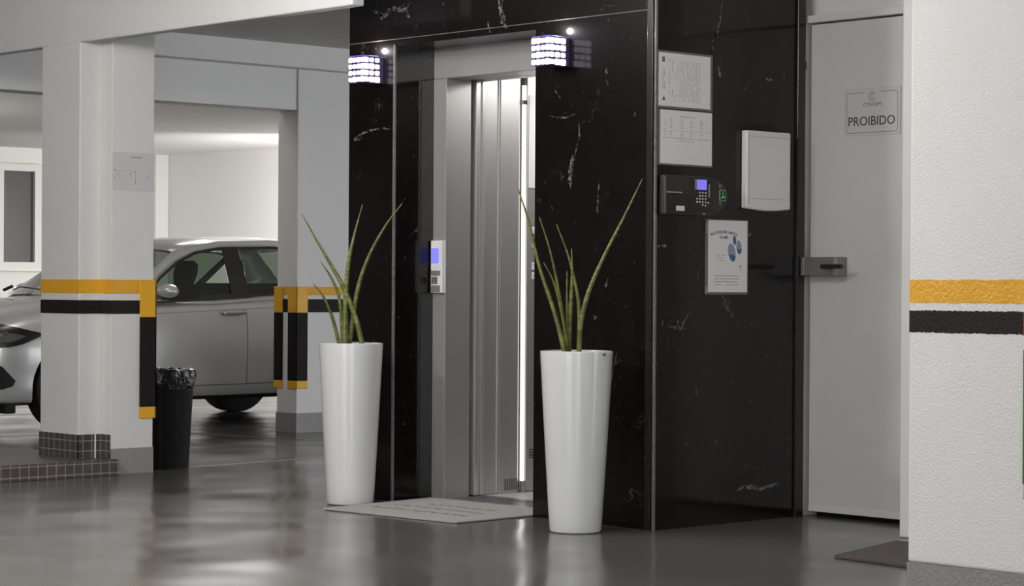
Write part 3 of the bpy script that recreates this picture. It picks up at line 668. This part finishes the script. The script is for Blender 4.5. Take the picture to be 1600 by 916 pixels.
obj('balloon_print', bm, [ink_b2, ink_b], p)

# white box cover on the marble side
p = thing('interphone_cover', (XS, 7.325, 1.305), 'blank white plastic wall box on the marble side next to the door', 'wall box')
bm = bmesh.new(); n = 10
pts = [(X1, 7.185, 1.637), (X1, 7.185, 1.312)]+[(X1, 7.185+0.28*k/n, 1.312-0.009*math.sin(math.pi*k/n)) for k in range(1, n)]+[(X1, 7.465, 1.312), (X1, 7.465, 1.637)]
extrude_poly(bm, pts, (0.032, 0, 0)); obj('housing', bm, plastic_w, p, bevel=0.006, segs=3)
obj('cover_seam', B((XS+0.0320, XS+0.0335, 7.198, 7.461, 1.612, 1.6135), (XS+0.0320, XS+0.0335, 7.198, 7.461, 1.352, 1.3535), (XS+0.0320, XS+0.0332, 7.1985, 7.1995, 1.33, 1.63)), simple('seam_grey', 0.34, 0.5), p)

# time clock / access terminal, bullet shaped
p = thing('access_terminal', (XS, 6.86, 1.27), 'black bullet shaped keypad terminal with lavender screen and green fingerprint reader', 'keypad terminal')
def bullet(y0, y1, z0, z1, x, n=24, k=0.17):
    pts = [(x, y0, z0), (x, y0, z1)]; zc = (z0+z1)/2; h = (z1-z0)/2
    for i in range(n+1):
        a = math.pi/2-math.pi*i/n; pts.append((x, y1-k+k*max(0, math.cos(a))**0.8, zc+h*math.sin(a)))
    return pts
bm = bmesh.new(); extrude_poly(bm, bullet(6.685, 7.062, 1.272, 1.433, X1), (0.040, 0, 0)); obj('body', bm, plastic_g, p, bevel=0.008, segs=3)
bm = bmesh.new(); extrude_poly(bm, bullet(6.688, 6.855, 1.275, 1.357, XS+0.040, k=0.02), (0.004, 0, 0)); obj('lower_shell', bm, plastic_k, p, bevel=0.002)
kp = obj('keypad_plate', B((XS+0.040, XS+0.045, 6.845, 6.968, 1.285, 1.425)), plastic_k, p, bevel=0.002)
xs = XS+0.045
obj('screen', B((xs, xs+0.001, 6.868, 6.925, 1.378, 1.419)), screen_lav, p)
obj('screen_edge', B((xs, xs+0.0012, 6.855, 6.867, 1.378, 1.419), (xs, xs+0.0012, 6.937, 6.944, 1.348, 1.402)), silver, p)
for yy, zz in [(6.884, 1.366), (6.901, 1.366), (6.918, 1.366), (6.901, 1.353), (6.918, 1.353), (6.884, 1.353), (6.868, 1.341), (6.884, 1.341), (6.901, 1.341), (6.918, 1.341), (6.868, 1.328), (6.884, 1.328), (6.901, 1.328), (6.918, 1.328), (6.935, 1.325), (6.901, 1.316), (6.918, 1.314)]:
    obj('key', B((xs, xs+0.0018, yy-0.0035, yy+0.0035, zz-0.003, zz+0.003)), plastic_w, p)
xg = XS+0.0405
obj('sensor_frame', B((xg, xg+0.004, 7.005, 7.043, 1.335, 1.382)), alu, p, bevel=0.003)
sn = obj('fingerprint_sensor', B((xg+0.004, xg+0.0048, 7.011, 7.037, 1.340, 1.377)), dark_void, p)
bm = bmesh.new(); extrude_poly(bm, [(xg+0.0049, 7.013, 1.347), (xg+0.0049, 7.024, 1.359), (xg+0.0049, 7.035, 1.351), (xg+0.0049, 7.033, 1.346), (xg+0.0049, 7.024, 1.353), (xg+0.0049, 7.016, 1.343)], (0.0004, 0, 0))
box(bm, xg+0.0049, xg+0.0053, 7.022, 7.026, 1.360, 1.374); obj('green_glow', bm, green_led, sn)
obj('bar_handle', B((XS+0.044, XS+0.050, 6.690, 6.775, 1.359, 1.3655)), silver, p, bevel=0.002)
obj('label_sticker', B((XS+0.0441, XS+0.0448, 6.745, 6.795, 1.289, 1.309)), plastic_w, p, bevel=0.0003)
for zz in (1.325, 1.397):
    bm = bmesh.new(); tube(bm, [(xg, 7.012, zz), (xg+0.003, 7.012, zz)], [0.009, 0.007], 14); obj('screw_cap', bm, simple('grey_cap', 0.13, 0.4), p, smooth=True)
bm = bmesh.new(); box(bm, xs-0.004, xs-0.0005, 6.905, 6.918, 1.277, 1.284); obj('latch', bm, silver, p, bevel=0.001)

# PROIBIDO sign on the door
YD = 7.625
p = thing('door_sign', (-6.036, YD, 1.626), 'grey bordered PROIBIDO sign on the white door', 'sign')
obj('plate', B((-6.184, -5.888, YD-0.003, YD-0.0003, 1.623, 1.820)), simple('sign_plate', 0.575, 0.4), p, bevel=0.0008)
ys = YD-0.0032; fm = simple('sign_grey_ink', 0.28, 0.6)
bm = B((-6.184, -5.888, ys, ys+0.0003, 1.8185, 1.820), (-6.184, -5.888, ys, ys+0.0003, 1.623, 1.6245), (-5.8895, -5.888, ys, ys+0.0003, 1.623, 1.820), (-6.184, -6.1825, ys, ys+0.0003, 1.623, 1.820))
obj('edge_line', bm, simple('sign_edge', 0.42, 0.6), p)
bm = bmesh.new()
bx0, bx1, bz0, bz1, rr, lw = -6.175, -5.902, 1.634, 1.806, 0.012, 0.0035
box(bm, bx0+rr, -6.08, ys, ys+0.0003, bz1-lw, bz1); box(bm, -5.992, bx1-rr, ys, ys+0.0003, bz1-lw, bz1); box(bm, bx0+rr, bx1-rr, ys, ys+0.0003, bz0, bz0+lw)
box(bm, bx0, bx0+lw, ys, ys+0.0003, bz0+rr, bz1-rr); box(bm, bx1-lw, bx1, ys, ys+0.0003, bz0+rr, bz1-rr)
for cx, cz, a0 in ((bx0+rr, bz1-rr, 90), (bx1-rr, bz1-rr, 0), (bx0+rr, bz0+rr, 180), (bx1-rr, bz0+rr, 270)):
    for k in range(5):
        a = math.radians(a0+18*k); b_ = math.radians(a0+18*(k+1)); q = [(cx+r_*math.cos(t_), ys, cz+r_*math.sin(t_)) for r_, t_ in ((rr, a), (rr, b_), (rr-lw, b_), (rr-lw, a))]
        extrude_poly(bm, q, (0, 0.0003, 0))
obj('border_line', bm, fm, p)
bm = bmesh.new(); cx, cz = -6.036, 1.786
for (r1_, r2_, ox) in ((0.021, 0.016, 0), (0.014, 0.010, 0.002), (0.0075, 0.0045, 0.004)):
    for k in range(14):
        a = math.radians(45+19.3*k); b_ = math.radians(45+19.3*(k+1))
        q = [(cx+ox+r_*math.cos(t_), ys, cz+r_*math.sin(t_)) for r_, t_ in ((r1_, a), (r1_, b_), (r2_, b_), (r2_, a))]
        extrude_poly(bm, q, (0, 0.0003, 0))
obj('crescent_logo', bm, simple('logo_grey', 0.36, 0.6), p)
bm = text_bm('CONCEPT', 0.0215, 'Y', (-6.036, ys, 1.752), bold=0.0002); obj('lettering', bm, simple('sign_mid_ink', 0.18, 0.6), p)
bm = text_bm('PROIBIDO', 0.055, 'Y', (-6.041, ys, 1.682), bold=0.0003, sx=1.0); obj('lettering', bm, simple('sign_dark_ink', (0.045, 0.035, 0.035), 0.6), p)

# evacuation notice on the front column
p = thing('notice_board', (XB, 6.58, 1.46), 'pale grey floor plan notice fixed high on the front column', 'notice')
obj('plate', B((XB+0.0005, XB+0.004, 6.462, 6.716, 1.462, 1.658)), paper_m2, p, bevel=0.0008)
bm = text_bm('Planta de evacuação', 0.0085, 'X', (XB+0.0042, 6.607, 1.634), bold=0.0002)
xn = XB+0.004
for yy, zz, s in ((6.478, 1.565, 0.004), (6.493, 1.556, 0.003), (6.493, 1.543, 0.003), (6.478, 1.532, 0.003), (6.570, 1.546, 0.003), (6.602, 1.560, 0.003), (6.602, 1.508, 0.003), (6.602, 1.498, 0.003), (6.676, 1.535, 0.003), (6.516, 1.615, 0.0025)):
    box(bm, xn, xn+0.0004, yy-s*0.8, yy+s*0.8, zz-s, zz+s)
box(bm, xn, xn+0.0004, 6.507, 6.590, 1.564, 1.5648); box(bm, xn, xn+0.0004, 6.507, 6.5078, 1.515, 1.564); box(bm, xn, xn+0.0004, 6.600, 6.6008, 1.50, 1.555)
obj('printed_plan', bm, simple('plan_ink', 0.16, 0.7), p)
bm = B()
# corner guards ---------------------------------------------------------
def guard(name_loc, boxes_fn, label):
    z0, z1, z2, z3 = name_loc[3]
    t = thing('corner_guard', name_loc[:3], label, 'corner guard', 'yellow and black rubber corner guards')
    obj('yellow_end', B(*boxes_fn(z2, z3)), rub_y, t, bevel=0.003)
    obj('black_middle', B(*boxes_fn(z1, z2)), rub_b, t, bevel=0.003)
    obj('yellow_end', B(*boxes_fn(z0, z1)), rub_y, t, bevel=0.003)
guard((XB, 6.69, 0.283, (0.283, 0.342, 0.807, 1.001)), lambda a, b: [(XB+0.0018, XB+0.012, 6.632, 6.732, a, b), (XB-0.09, XB+0.012, 6.7205, 6.732, a, b)], 'yellow and black guard on the front column edge above the black bin')
guard((XC2, YC2, 0.29, (0.290, 0.344, 0.795, 0.969)), lambda a, b: [(-12.193, XC2+0.010, YC2-0.010, YC2-0.002, a, b), (XC2+0.002, XC2+0.010, YC2-0.010, YC2+0.084, a, b)], 'yellow and black guard on the near corner of the back column')
guard((-12.322, YC2, 0.29, (0.290, 0.344, 0.795, 0.969)), lambda a, b: [(-12.345, -12.253, YC2-0.010, YC2-0.002, a, b), (-12.334, -12.324, YC2-0.002, YC2+0.084, a, b)], 'narrow yellow and black guard on the far corner of the back column, beside the car')

# thin sign at the right edge of the near wall
t = thing('hanging_sign', (-3.9, 5.757, 0.354), 'narrow orange and green board mounted on the near white wall at the right edge', 'sign')
obj('orange_head', B((-3.978, -3.80, 5.745, 5.7585, 0.841, 0.908)), simple('orange_board', (0.42, 0.08, 0.02), 0.5), t, bevel=0.001)
obj('green_panel', B((-3.978, -3.80, 5.745, 5.7585, 0.40, 0.80)), simple('green_board', (0.05, 0.16, 0.03), 0.5), t, bevel=0.001)
obj('backing', B((-3.977, -3.80, 5.749, 5.7585, 0.354, 0.40), (-3.977, -3.80, 5.749, 5.7585, 0.80, 0.841)), simple('beige_board', (0.45, 0.38, 0.30), 0.5), t, bevel=0.001)

# ------------------------------------------------------------------ bin
bx, by_, = -10.225, 6.925
t = thing('waste_bin', (bx, by_, 0), 'black plastic waste bin with a black bag liner behind the front column', 'bin')
def frust(bm, cx, cy, a, b, z0, z1, r=0.02, n=4, wob=0, seed=0):
    rnd = random.Random(seed); rings = []
    for s, z in ((a, z0), (b, z1)):
        ring = []
        for qx, qy, a0 in ((1, 1, 0), (-1, 1, 90), (-1, -1, 180), (1, -1, 270)):
            for k in range(n+1):
                an = math.radians(a0+90*k/n); ring.append(bm.verts.new((cx+qx*(s-r)+r*math.cos(an)+rnd.uniform(-wob, wob), cy+qy*(s-r)+r*math.sin(an)+rnd.uniform(-wob, wob), z+rnd.uniform(-wob, wob))))
        rings.append(ring)
    m = len(rings[0])
    for k in range(m): bm.faces.new((rings[0][k], rings[0][(k+1) % m], rings[1][(k+1) % m], rings[1][k]))
    return rings
bm = bmesh.new(); r_ = frust(bm, bx, by_, 0.098, 0.116, 0.0, 0.50); bm.faces.new(r_[0][::-1]); obj('body', bm, bin_m, t, smooth=True)
bm = bmesh.new(); rnd = random.Random(5)
rings = []
for s, z, wb in ((0.117, 0.42, 0.006), (0.126, 0.455, 0.007), (0.131, 0.50, 0.006), (0.126, 0.527, 0.005), (0.112, 0.530, 0.005), (0.10, 0.49, 0.004), (0.09, 0.40, 0.003)):
    ring = []
    for k in range(36):
        an = 2*math.pi*k/36; c_, s_ = math.cos(an), math.sin(an); q = s/max(abs(c_), abs(s_))**0.8
        lift = (0.035 if (s_ < -0.2 and z < 0.45) else 0) - (0.02 if (s_ > 0.5 and z < 0.45) else 0)
        ring.append(bm.verts.new((bx+q*c_+rnd.uniform(-wb, wb), by_+q*s_+rnd.uniform(-wb, wb), z+rnd.uniform(-wb, wb)+lift)))
    rings.append(ring)
for i in range(len(rings)-1):
    for k in range(36): bm.faces.new((rings[i][k], rings[i][(k+1) % 36], rings[i+1][(k+1) % 36], rings[i+1][k]))
o = obj('bag_liner', bm, bag_m, t, smooth=True)
bm = bmesh.new(); tube(bm, [(bx+0.122, by_-0.055, 0.452), (bx+0.118, by_-0.048, 0.430), (bx+0.118, by_+0.0, 0.424), (bx+0.118, by_+0.05, 0.430), (bx+0.122, by_+0.06, 0.455)], [0.0022]*5, 6)
obj('drawstring', bm, simple('grey_cord', 0.10, 0.5), t, smooth=True)

# ------------------------------------------------------------------ car
XN, CX = -12.955, -13.785; HW = XN-CX
car = thing('car', (CX, 9.2, 0), 'silver white hatchback parked behind the columns, its nose to the left', 'car')
ST = [ # y, halfwidth fraction, z top centre, z shoulder, z bottom
 (7.33, 0.42, 0.56, 0.52, 0.30), (7.355, 0.58, 0.64, 0.56, 0.25), (7.40, 0.70, 0.69, 0.60, 0.21), (7.47, 0.81, 0.725, 0.635, 0.195), (7.56, 0.895, 0.755, 0.66, 0.19), (7.68, 0.955, 0.79, 0.69, 0.19),
 (7.85, 0.985, 0.825, 0.73, 0.19), (8.05, 0.995, 0.86, 0.775, 0.19), (8.25, 1.0, 0.888, 0.81, 0.19), (8.45, 1.0, 0.905, 0.815, 0.19), (8.62, 1.0, 0.880, 0.825, 0.19),
 (9.0, 1.0, 0.865, 0.835, 0.19), (9.4, 1.0, 0.882, 0.855, 0.19), (9.8, 1.0, 0.905, 0.875, 0.19), (10.2, 1.0, 0.925, 0.893, 0.19), (10.5, 0.99, 0.94, 0.915, 0.20), (10.75, 0.96, 0.93, 0.90, 0.22), (10.92, 0.90, 0.91, 0.87, 0.25), (11.0, 0.80, 0.84, 0.78, 0.30)]
def section(y, wf, zt, zs, zb):
    w_ = HW*wf; n = []
    prof = [(0.0, zt), (0.35, zt-0.002), (0.62, zt-0.012), (0.80, zt-0.03), (0.90, (zt+zs)/2), (0.955, zs), (0.985, zs-0.07), (1.0, zs-0.20 if zs > 0.7 else zs-0.12), (1.0, 0.46), (0.985, 0.36), (0.988, 0.29), (0.965, zb+0.03), (0.93, zb), (0.4, zb-0.01), (0.0, zb-0.01)]
    right = [Vector((CX+w_*a, y, z)) for a, z in prof]
    left = [Vector((CX-w_*a, y, z)) for a, z in prof[1:-1]][::-1]
    return right+left
bm = bmesh.new(); rings = [[bm.verts.new(v) for v in section(*s)] for s in ST]; m = len(rings[0])
for i in range(len(rings)-1):
    for k in range(m): bm.faces.new((rings[i][k], rings[i][(k+1) % m], rings[i+1][(k+1) % m], rings[i+1][k]))
bm.faces.new(rings[0]); bm.faces.new(rings[-1][::-1])
body = obj('body', bm, [car_paint, car_under], car)
# wheel arches cut out
def cut(o, y, x0, x1, r, z):
    cb = bmesh.new(); tube(cb, [(x0, y, z), (x1, y, z)], [r, r], 40)
    c = obj('cutter', cb, car_under); md = o.modifiers.new('cut', 'BOOLEAN'); md.object = c; md.operation = 'DIFFERENCE'; md.solver = 'EXACT'; return c
ss = body.modifiers.new('sub', 'SUBSURF'); ss.levels = 2; ss.render_levels = 2
cs = []
for y in (8.11, 10.45):
    for x0, x1 in ((XN-0.30, XN+0.2), (CX-HW-0.2, CX-HW+0.30)): cs.append(cut(body, y, x0, x1, 0.335, 0.30))
dg = bpy.context.evaluated_depsgraph_get(); dg.update()
me = bpy.data.meshes.new_from_object(body.evaluated_get(dg)); body.modifiers.clear(); body.data = me
for c in cs: bpy.data.objects.remove(c)
me.set_sharp_from_angle(angle=math.radians(40))
for pl in me.polygons: pl.use_smooth = True
me.set_sharp_from_angle(angle=math.radians(40))
bb = bmesh.new(); bb.from_mesh(me); bmesh.ops.translate(bb, verts=bb.verts, vec=wloc(body)); BV = BVHTree.FromBMesh(bb); bb.free()
def decal(name, pts, plane, m, par, off=0.003, cuts=3, smooth=True):
    """polygon pts given on an outer plane, pressed onto the body; plane: (origin, u axis, inward direction)"""
    o_, u_, d_ = (Vector(v) for v in plane); d_.normalize(); u_.normalize()
    bm = bmesh.new(); bm.faces.new([bm.verts.new(o_+u_*a+Vector((0, 0, b))) for a, b in pts])
    bmesh.ops.triangulate(bm, faces=bm.faces)
    for _ in range(cuts): bmesh.ops.subdivide_edges(bm, edges=bm.edges, cuts=1, use_grid_fill=True)
    bad = []
    for v in bm.verts:
        h = BV.ray_cast(v.co, d_)
        if h[0] is None: bad.append(v)
        else: v.co = h[0]+h[1]*off*(1 if h[1].dot(d_) < 0 else -1)
    if bad: bmesh.ops.delete(bm, geom=bad, context='VERTS')
    return obj(name, bm, m, par, smooth=smooth)
SIDE = ((XN+0.5, 0, 0), (0, 1, 0), (-1, 0, 0))
def seam(y0, z0, y1, z1, wd=0.006):
    t_ = Vector((y1-y0, z1-z0)).normalized(); n_ = Vector((-t_.y, t_.x))*wd/2
    return [(y0+n_.x, z0+n_.y), (y0-n_.x, z0-n_.y), (y1-n_.x, z1-n_.y), (y1+n_.x, z1+n_.y)]
seam_m = simple('panel_gap', (0.10, 0.098, 0.095), 0.6)
for q in ((9.46, 0.865, 9.46, 0.29), (8.60, 0.285, 9.46, 0.29), (9.46, 0.29, 10.15, 0.30), (8.56, 0.82, 8.60, 0.285)):
    decal('panel_gap', seam(*q), SIDE, seam_m, body, 0.0012, 3)
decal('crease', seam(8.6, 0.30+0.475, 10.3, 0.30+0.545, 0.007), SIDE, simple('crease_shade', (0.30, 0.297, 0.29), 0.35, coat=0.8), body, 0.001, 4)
decal('sill_trim', [(8.47, 0.185), (8.47, 0.215), (10.1, 0.222), (10.1, 0.192)], SIDE, car_under, body, 0.004, 4)
for yy in (9.33,):
    hd = decal('door_handle_recess', [(yy-0.06, 0.775), (yy-0.02, 0.76), (yy+0.05, 0.76), (yy+0.085, 0.775), (yy+0.05, 0.805), (yy-0.02, 0.805)], SIDE, simple('recess_shade', (0.36, 0.355, 0.35), 0.4), body, 0.002, 3)  # no hollow modelled; the recess shade is a darker flat patch
    bm = bmesh.new(); xh = XN-0.004
    tube(bm, [(xh-0.004, yy-0.085, 0.785), (xh+0.016, yy-0.065, 0.786), (xh+0.020, yy+0.02, 0.789), (xh+0.016, yy+0.10, 0.792), (xh-0.004, yy+0.118, 0.792)], [0.010, 0.016, 0.017, 0.016, 0.010], 10)
    obj('door_handle', bm, car_paint, car, smooth=True)
# greenhouse
def xin(z): return XN-0.035-max(0, z-0.86)*0.42
outer = [(8.50, 0.870), (8.78, 1.095), (8.93, 1.195), (9.08, 1.245), (9.35, 1.282), (9.80, 1.297), (10.25, 1.282), (10.62, 1.235), (10.88, 1.02), (10.90, 0.90), (9.9, 0.885), (9.2, 0.845)]
inner = [(8.60, 0.842), (8.80, 1.035), (8.96, 1.135), (9.13, 1.205), (9.35, 1.240), (9.80, 1.252), (10.25, 1.232), (10.50, 1.165), (10.56, 1.05), (10.50, 0.950), (9.9, 0.918), (9.2, 0.874)]
def side_ring(bm, loopA, loopB, sgn, mi, dx=0.0):
    def pt(q): 
        x = xin(q[1])+dx; return bm.verts.new((x if sgn > 0 else 2*CX-x, q[0], q[1]))
    A = [pt(q) for q in loopA]; Bq = [pt(q) for q in loopB]; n = len(A)
    for i in range(n): bm.faces.new((A[i], A[(i+1) % n], Bq[(i+1) % n], Bq[i])).material_index = mi
def shrink(loop, d_):
    c = Vector((sum(p_[0] for p_ in loop)/len(loop), sum(p_[1] for p_ in loop)/len(loop))); out = []
    n = len(loop)
    for i, p_ in enumerate(loop):
        a = Vector(loop[i-1]); b = Vector(loop[(i+1) % n]); t_ = (b-a).normalized(); nn = Vector((-t_.y, t_.x))
        if (c-Vector(p_)).dot(nn) < 0: nn = -nn
        q = Vector(p_)+nn*d_; out.append((q.x, q.y))
    return out
bm = bmesh.new()
for sg in (1, -1): side_ring(bm, outer, inner, sg, 0)
# roof, cowl to hatch: loft across between both outer edges
def across(a, b, crown, n=9):
    out = []
    for k in range(n):
        t_ = k/(n-1); s_ = math.sin(math.pi*t_)
        x = a.x+(b.x-a.x)*t_; out.append(bm.verts.new((x, a.y, a.z+crown*s_**0.6)))
    return out
rows = []
for q, cr_ in (((8.95, 1.208), 0.030), ((9.08, 1.245), 0.034), ((9.35, 1.282), 0.036), ((9.80, 1.297), 0.036), ((10.25, 1.282), 0.034), ((10.62, 1.235), 0.028)):
    x = xin(q[1]); rows.append(across(Vector((x, q[0], q[1])), Vector((2*CX-x, q[0], q[1])), cr_))
for i in range(len(rows)-1):
    for k in range(8): bm.faces.new((rows[i][k], rows[i][k+1], rows[i+1][k+1], rows[i+1][k]))
bmesh.ops.remove_doubles(bm, verts=bm.verts, dist=0.0008)
rf = obj('roof', bm, car_paint, car, smooth=True); so = rf.modifiers.new('s', 'SOLIDIFY'); so.thickness = 0.02; so.offset = -1
win2 = shrink(inner, 0.018)
for sg in (1, -1):
    bm = bmesh.new()
    side_ring(bm, inner, win2, sg, 0, 0.003)
    def pq(y, z, dx=0.004):
        x = xin(z)+dx; return bm.verts.new((x if sg > 0 else 2*CX-x, y, z))
    bm.faces.new([pq(9.36, 0.882), pq(9.52, 0.892), pq(9.50, 1.245), pq(9.36, 1.24)])      # B pillar
    bm.faces.new([pq(10.06, 0.93), pq(10.16, 0.94), pq(10.40, 1.20), pq(10.34, 1.215)])      # C pillar
    obj('window_trim', bm, car_black, car)
for sg in (1, -1):
    for lo in ([win2[0], win2[1], win2[2], win2[3], (9.36, 1.222), (9.36, 0.90), (9.2, 0.892)], [(9.52, 1.225), win2[5], win2[6], (10.34, 1.19), (10.10, 0.95), (9.9, 0.936), (9.52, 0.910)]):
        bm = bmesh.new(); vs = []
        for y, z in lo:
            x = xin(z)-0.003; vs.append(bm.verts.new((x if sg > 0 else 2*CX-x, y, z)))
        bm.faces.new(vs); obj('side_window', bm, glass_m, car)
bm = bmesh.new(); wn = 7; R1 = []; R2 = []
for k in range(wn):
    t_ = k/(wn-1); s_ = math.sin(math.pi*t_)
    xa = xin(0.895); xb = xin(1.208)
    R1.append(bm.verts.new((xa+(2*CX-2*xa)*t_, 8.50-0.05*s_, 0.900+0.01*s_))); R2.append(bm.verts.new((xb+(2*CX-2*xb)*t_, 8.955-0.02*s_, 1.206+0.028*s_**0.6)))
for k in range(wn-1): bm.faces.new((R1[k], R1[k+1], R2[k+1], R2[k]))
obj('windshield', bm, windshield_m, car, smooth=True)
bm = bmesh.new(); x1_, x2_ = xin(1.235), xin(0.93)
bm.faces.new([bm.verts.new(v) for v in ((x1_, 10.62, 1.235), (2*CX-x1_, 10.62, 1.235), (2*CX-x2_, 10.90, 0.93), (x2_, 10.90, 0.93))]); obj('rear_window', bm, windshield_m, car)
# wipers
bm = bmesh.new(); tube(bm, [(-14.35, 8.43, 0.935), (-14.20, 8.40, 0.955), (-13.95, 8.42, 0.935)], [0.005]*3, 6); tube(bm, [(-14.40, 8.38, 0.93), (-14.34, 8.42, 0.96)], [0.012, 0.012], 6)
obj('wiper', bm, car_black, car)
# mirror
bm = bmesh.new(); bmesh.ops.create_icosphere(bm, subdivisions=3, radius=1.0)
for v in bm.verts:
    v.co = Vector((XN+0.095+v.co.x*0.095, 8.735+v.co.y*0.075*(1.0 if v.co.y < 0 else 0.7), 0.930+v.co.z*(0.052 if v.co.z > 0 else 0.042)))
mr = obj('side_mirror', bm, car_paint, car, smooth=True)
obj('mirror_arm', B((XN-0.03, XN+0.02, 8.74, 8.79, 0.895, 0.915)), car_black, car, bevel=0.004)
bm = bmesh.new(); bmesh.ops.create_icosphere(bm, subdivisions=3, radius=1.0)
for v in bm.verts: v.co = Vector((2*CX-XN-0.095+v.co.x*0.095, 8.735+v.co.y*0.075*(1.0 if v.co.y < 0 else 0.7), 0.930+v.co.z*(0.052 if v.co.z > 0 else 0.042)))
obj('side_mirror', bm, car_paint, car, smooth=True)
# seats
def seat(x, y):
    bm = bmesh.new()
    rings = []
    for z, wx, dy, ty in ((0.45, 0.22, -0.05, 0.09), (0.70, 0.23, 0.02, 0.07), (0.90, 0.21, 0.08, 0.06), (0.965, 0.13, 0.10, 0.045), (0.985, 0.10, 0.105, 0.045), (1.06, 0.125, 0.12, 0.05), (1.12, 0.12, 0.13, 0.045), (1.145, 0.07, 0.135, 0.03)):
        rings.append([bm.verts.new((x+wx*math.copysign(abs(math.cos(a))**0.7, math.cos(a)), y+dy+ty*math.sin(a), z)) for a in [2*math.pi*k/16 for k in range(16)]])
    for i in range(len(rings)-1):
        for k in range(16): bm.faces.new((rings[i][k], rings[i][(k+1) % 16], rings[i+1][(k+1) % 16], rings[i+1][k]))
    bm.faces.new(rings[-1]); bm.faces.new(rings[0][::-1])
    obj('seat', bm, seat_m, car, smooth=True)
for x in (CX+0.36, CX-0.36): seat(x, 9.14)
obj('rear_bench', B((CX-0.6, CX+0.6, 10.0, 10.25, 0.40, 0.99)), seat_m, car, bevel=0.05)
obj('cabin_floor', B((CX-0.66, CX+0.66, 8.6, 10.6, 0.60, 0.62)), seat_m, car)
obj('dashboard', B((CX-0.66, CX+0.66, 8.55, 8.78, 0.78, 0.90)), seat_m, car, bevel=0.03)
# wheels
for y in (8.11, 10.45):
    for sg in (1, -1):
        xo = XN-0.03 if sg > 0 else 2*CX-XN+0.03; xi = xo-sg*0.19
        bm = bmesh.new(); tube(bm, [(xi, y, 0.292), (xi+sg*0.02, y, 0.292), (xo-sg*0.02, y, 0.292), (xo, y, 0.292)], [0.265, 0.292, 0.292, 0.265], 48)
        wv = obj('wheel', bm, tyre_m, car, smooth=True)
        bm = bmesh.new(); tube(bm, [(xo-sg*0.02, y, 0.292), (xo+sg*0.004, y, 0.292)], [0.19, 0.185], 32)
        for k in range(5):
            a = 2*math.pi*k/5; q = Vector((0, math.cos(a), math.sin(a))); c_ = Vector((xo+sg*0.006, y, 0.292))
            tube(bm, [c_+q*0.03, c_+q*0.18], [0.022, 0.016], 6)
        obj('hubcap', bm, alu, wv, smooth=True)
# nose: headlights, fog intakes, grille, underside lip
q45 = Vector((0.735, -0.678, 0)); u45 = Vector((0.678, 0.735, 0))
CORN = (Vector((XN-0.10, 7.60, 0))+q45*0.8, u45, -q45)
hl = [(-0.36, 0.668), (-0.17, 0.695), (0.10, 0.722), (0.225, 0.655), (0.16, 0.60), (0.06, 0.575), (-0.12, 0.575), (-0.36, 0.60)]
def off_u(px_, z): return (px_, z)
hl1 = decal('headlight', [(-0.42, 0.690), (-0.20, 0.705), (-0.02, 0.712), (0.08, 0.692), (0.25, 0.650), (0.12, 0.585), (0.04, 0.565), (-0.14, 0.558), (-0.42, 0.580)], CORN, car_black, body, 0.004, 4)
decal('headlight_lens', [(-0.30, 0.605), (-0.12, 0.585), (0.06, 0.60), (0.14, 0.635), (0.05, 0.655), (-0.02, 0.64), (-0.10, 0.655), (-0.22, 0.65)], CORN, lens_m, body, 0.007, 3)
decal('chrome_line', [(-0.20, 0.590), (-0.10, 0.577), (0.03, 0.66), (0.015, 0.668)], CORN, chrome, body, 0.008, 3)
decal('fog_intake', [(-0.30, 0.52), (-0.10, 0.49), (0.0, 0.44), (0.075, 0.35), (0.06, 0.315), (0.0, 0.295), (-0.14, 0.29), (-0.35, 0.31)], CORN, car_under, body, 0.004, 4)
FR = ((CX, 6.9, 0), (1, 0, 0), (0, 1, 0))
decal('grille', [(-0.36, 0.60), (0.36, 0.60), (0.32, 0.50), (-0.32, 0.50)], FR, car_black, body, 0.004, 3)
decal('lower_grille', [(-0.30, 0.42), (0.30, 0.42), (0.34, 0.30), (-0.34, 0.30)], FR, car_black, body, 0.004, 3)
ML = ((2*CX-XN+0.10, 7.60, 0), None, None)
qm = Vector((-0.735, -0.678, 0)); um = Vector((-0.678, 0.735, 0)); CORM = (Vector((2*CX-XN+0.10, 7.60, 0))+qm*0.8, um, -qm)
decal('headlight', [(-0.42, 0.685), (-0.20, 0.700), (-0.02, 0.707), (0.06, 0.690), (0.185, 0.655), (0.07, 0.585), (0.0, 0.568), (-0.14, 0.562), (-0.42, 0.585)], CORM, car_black, body, 0.004, 4)
obj('underbody', B((CX-0.70, CX+0.70, 7.50, 10.9, 0.185, 0.30)), car_under, car, bevel=0.02)
obj('air_deflector', B((CX-0.66, CX+0.72, 7.62, 7.70, 0.135, 0.20)), car_under, car, bevel=0.01)
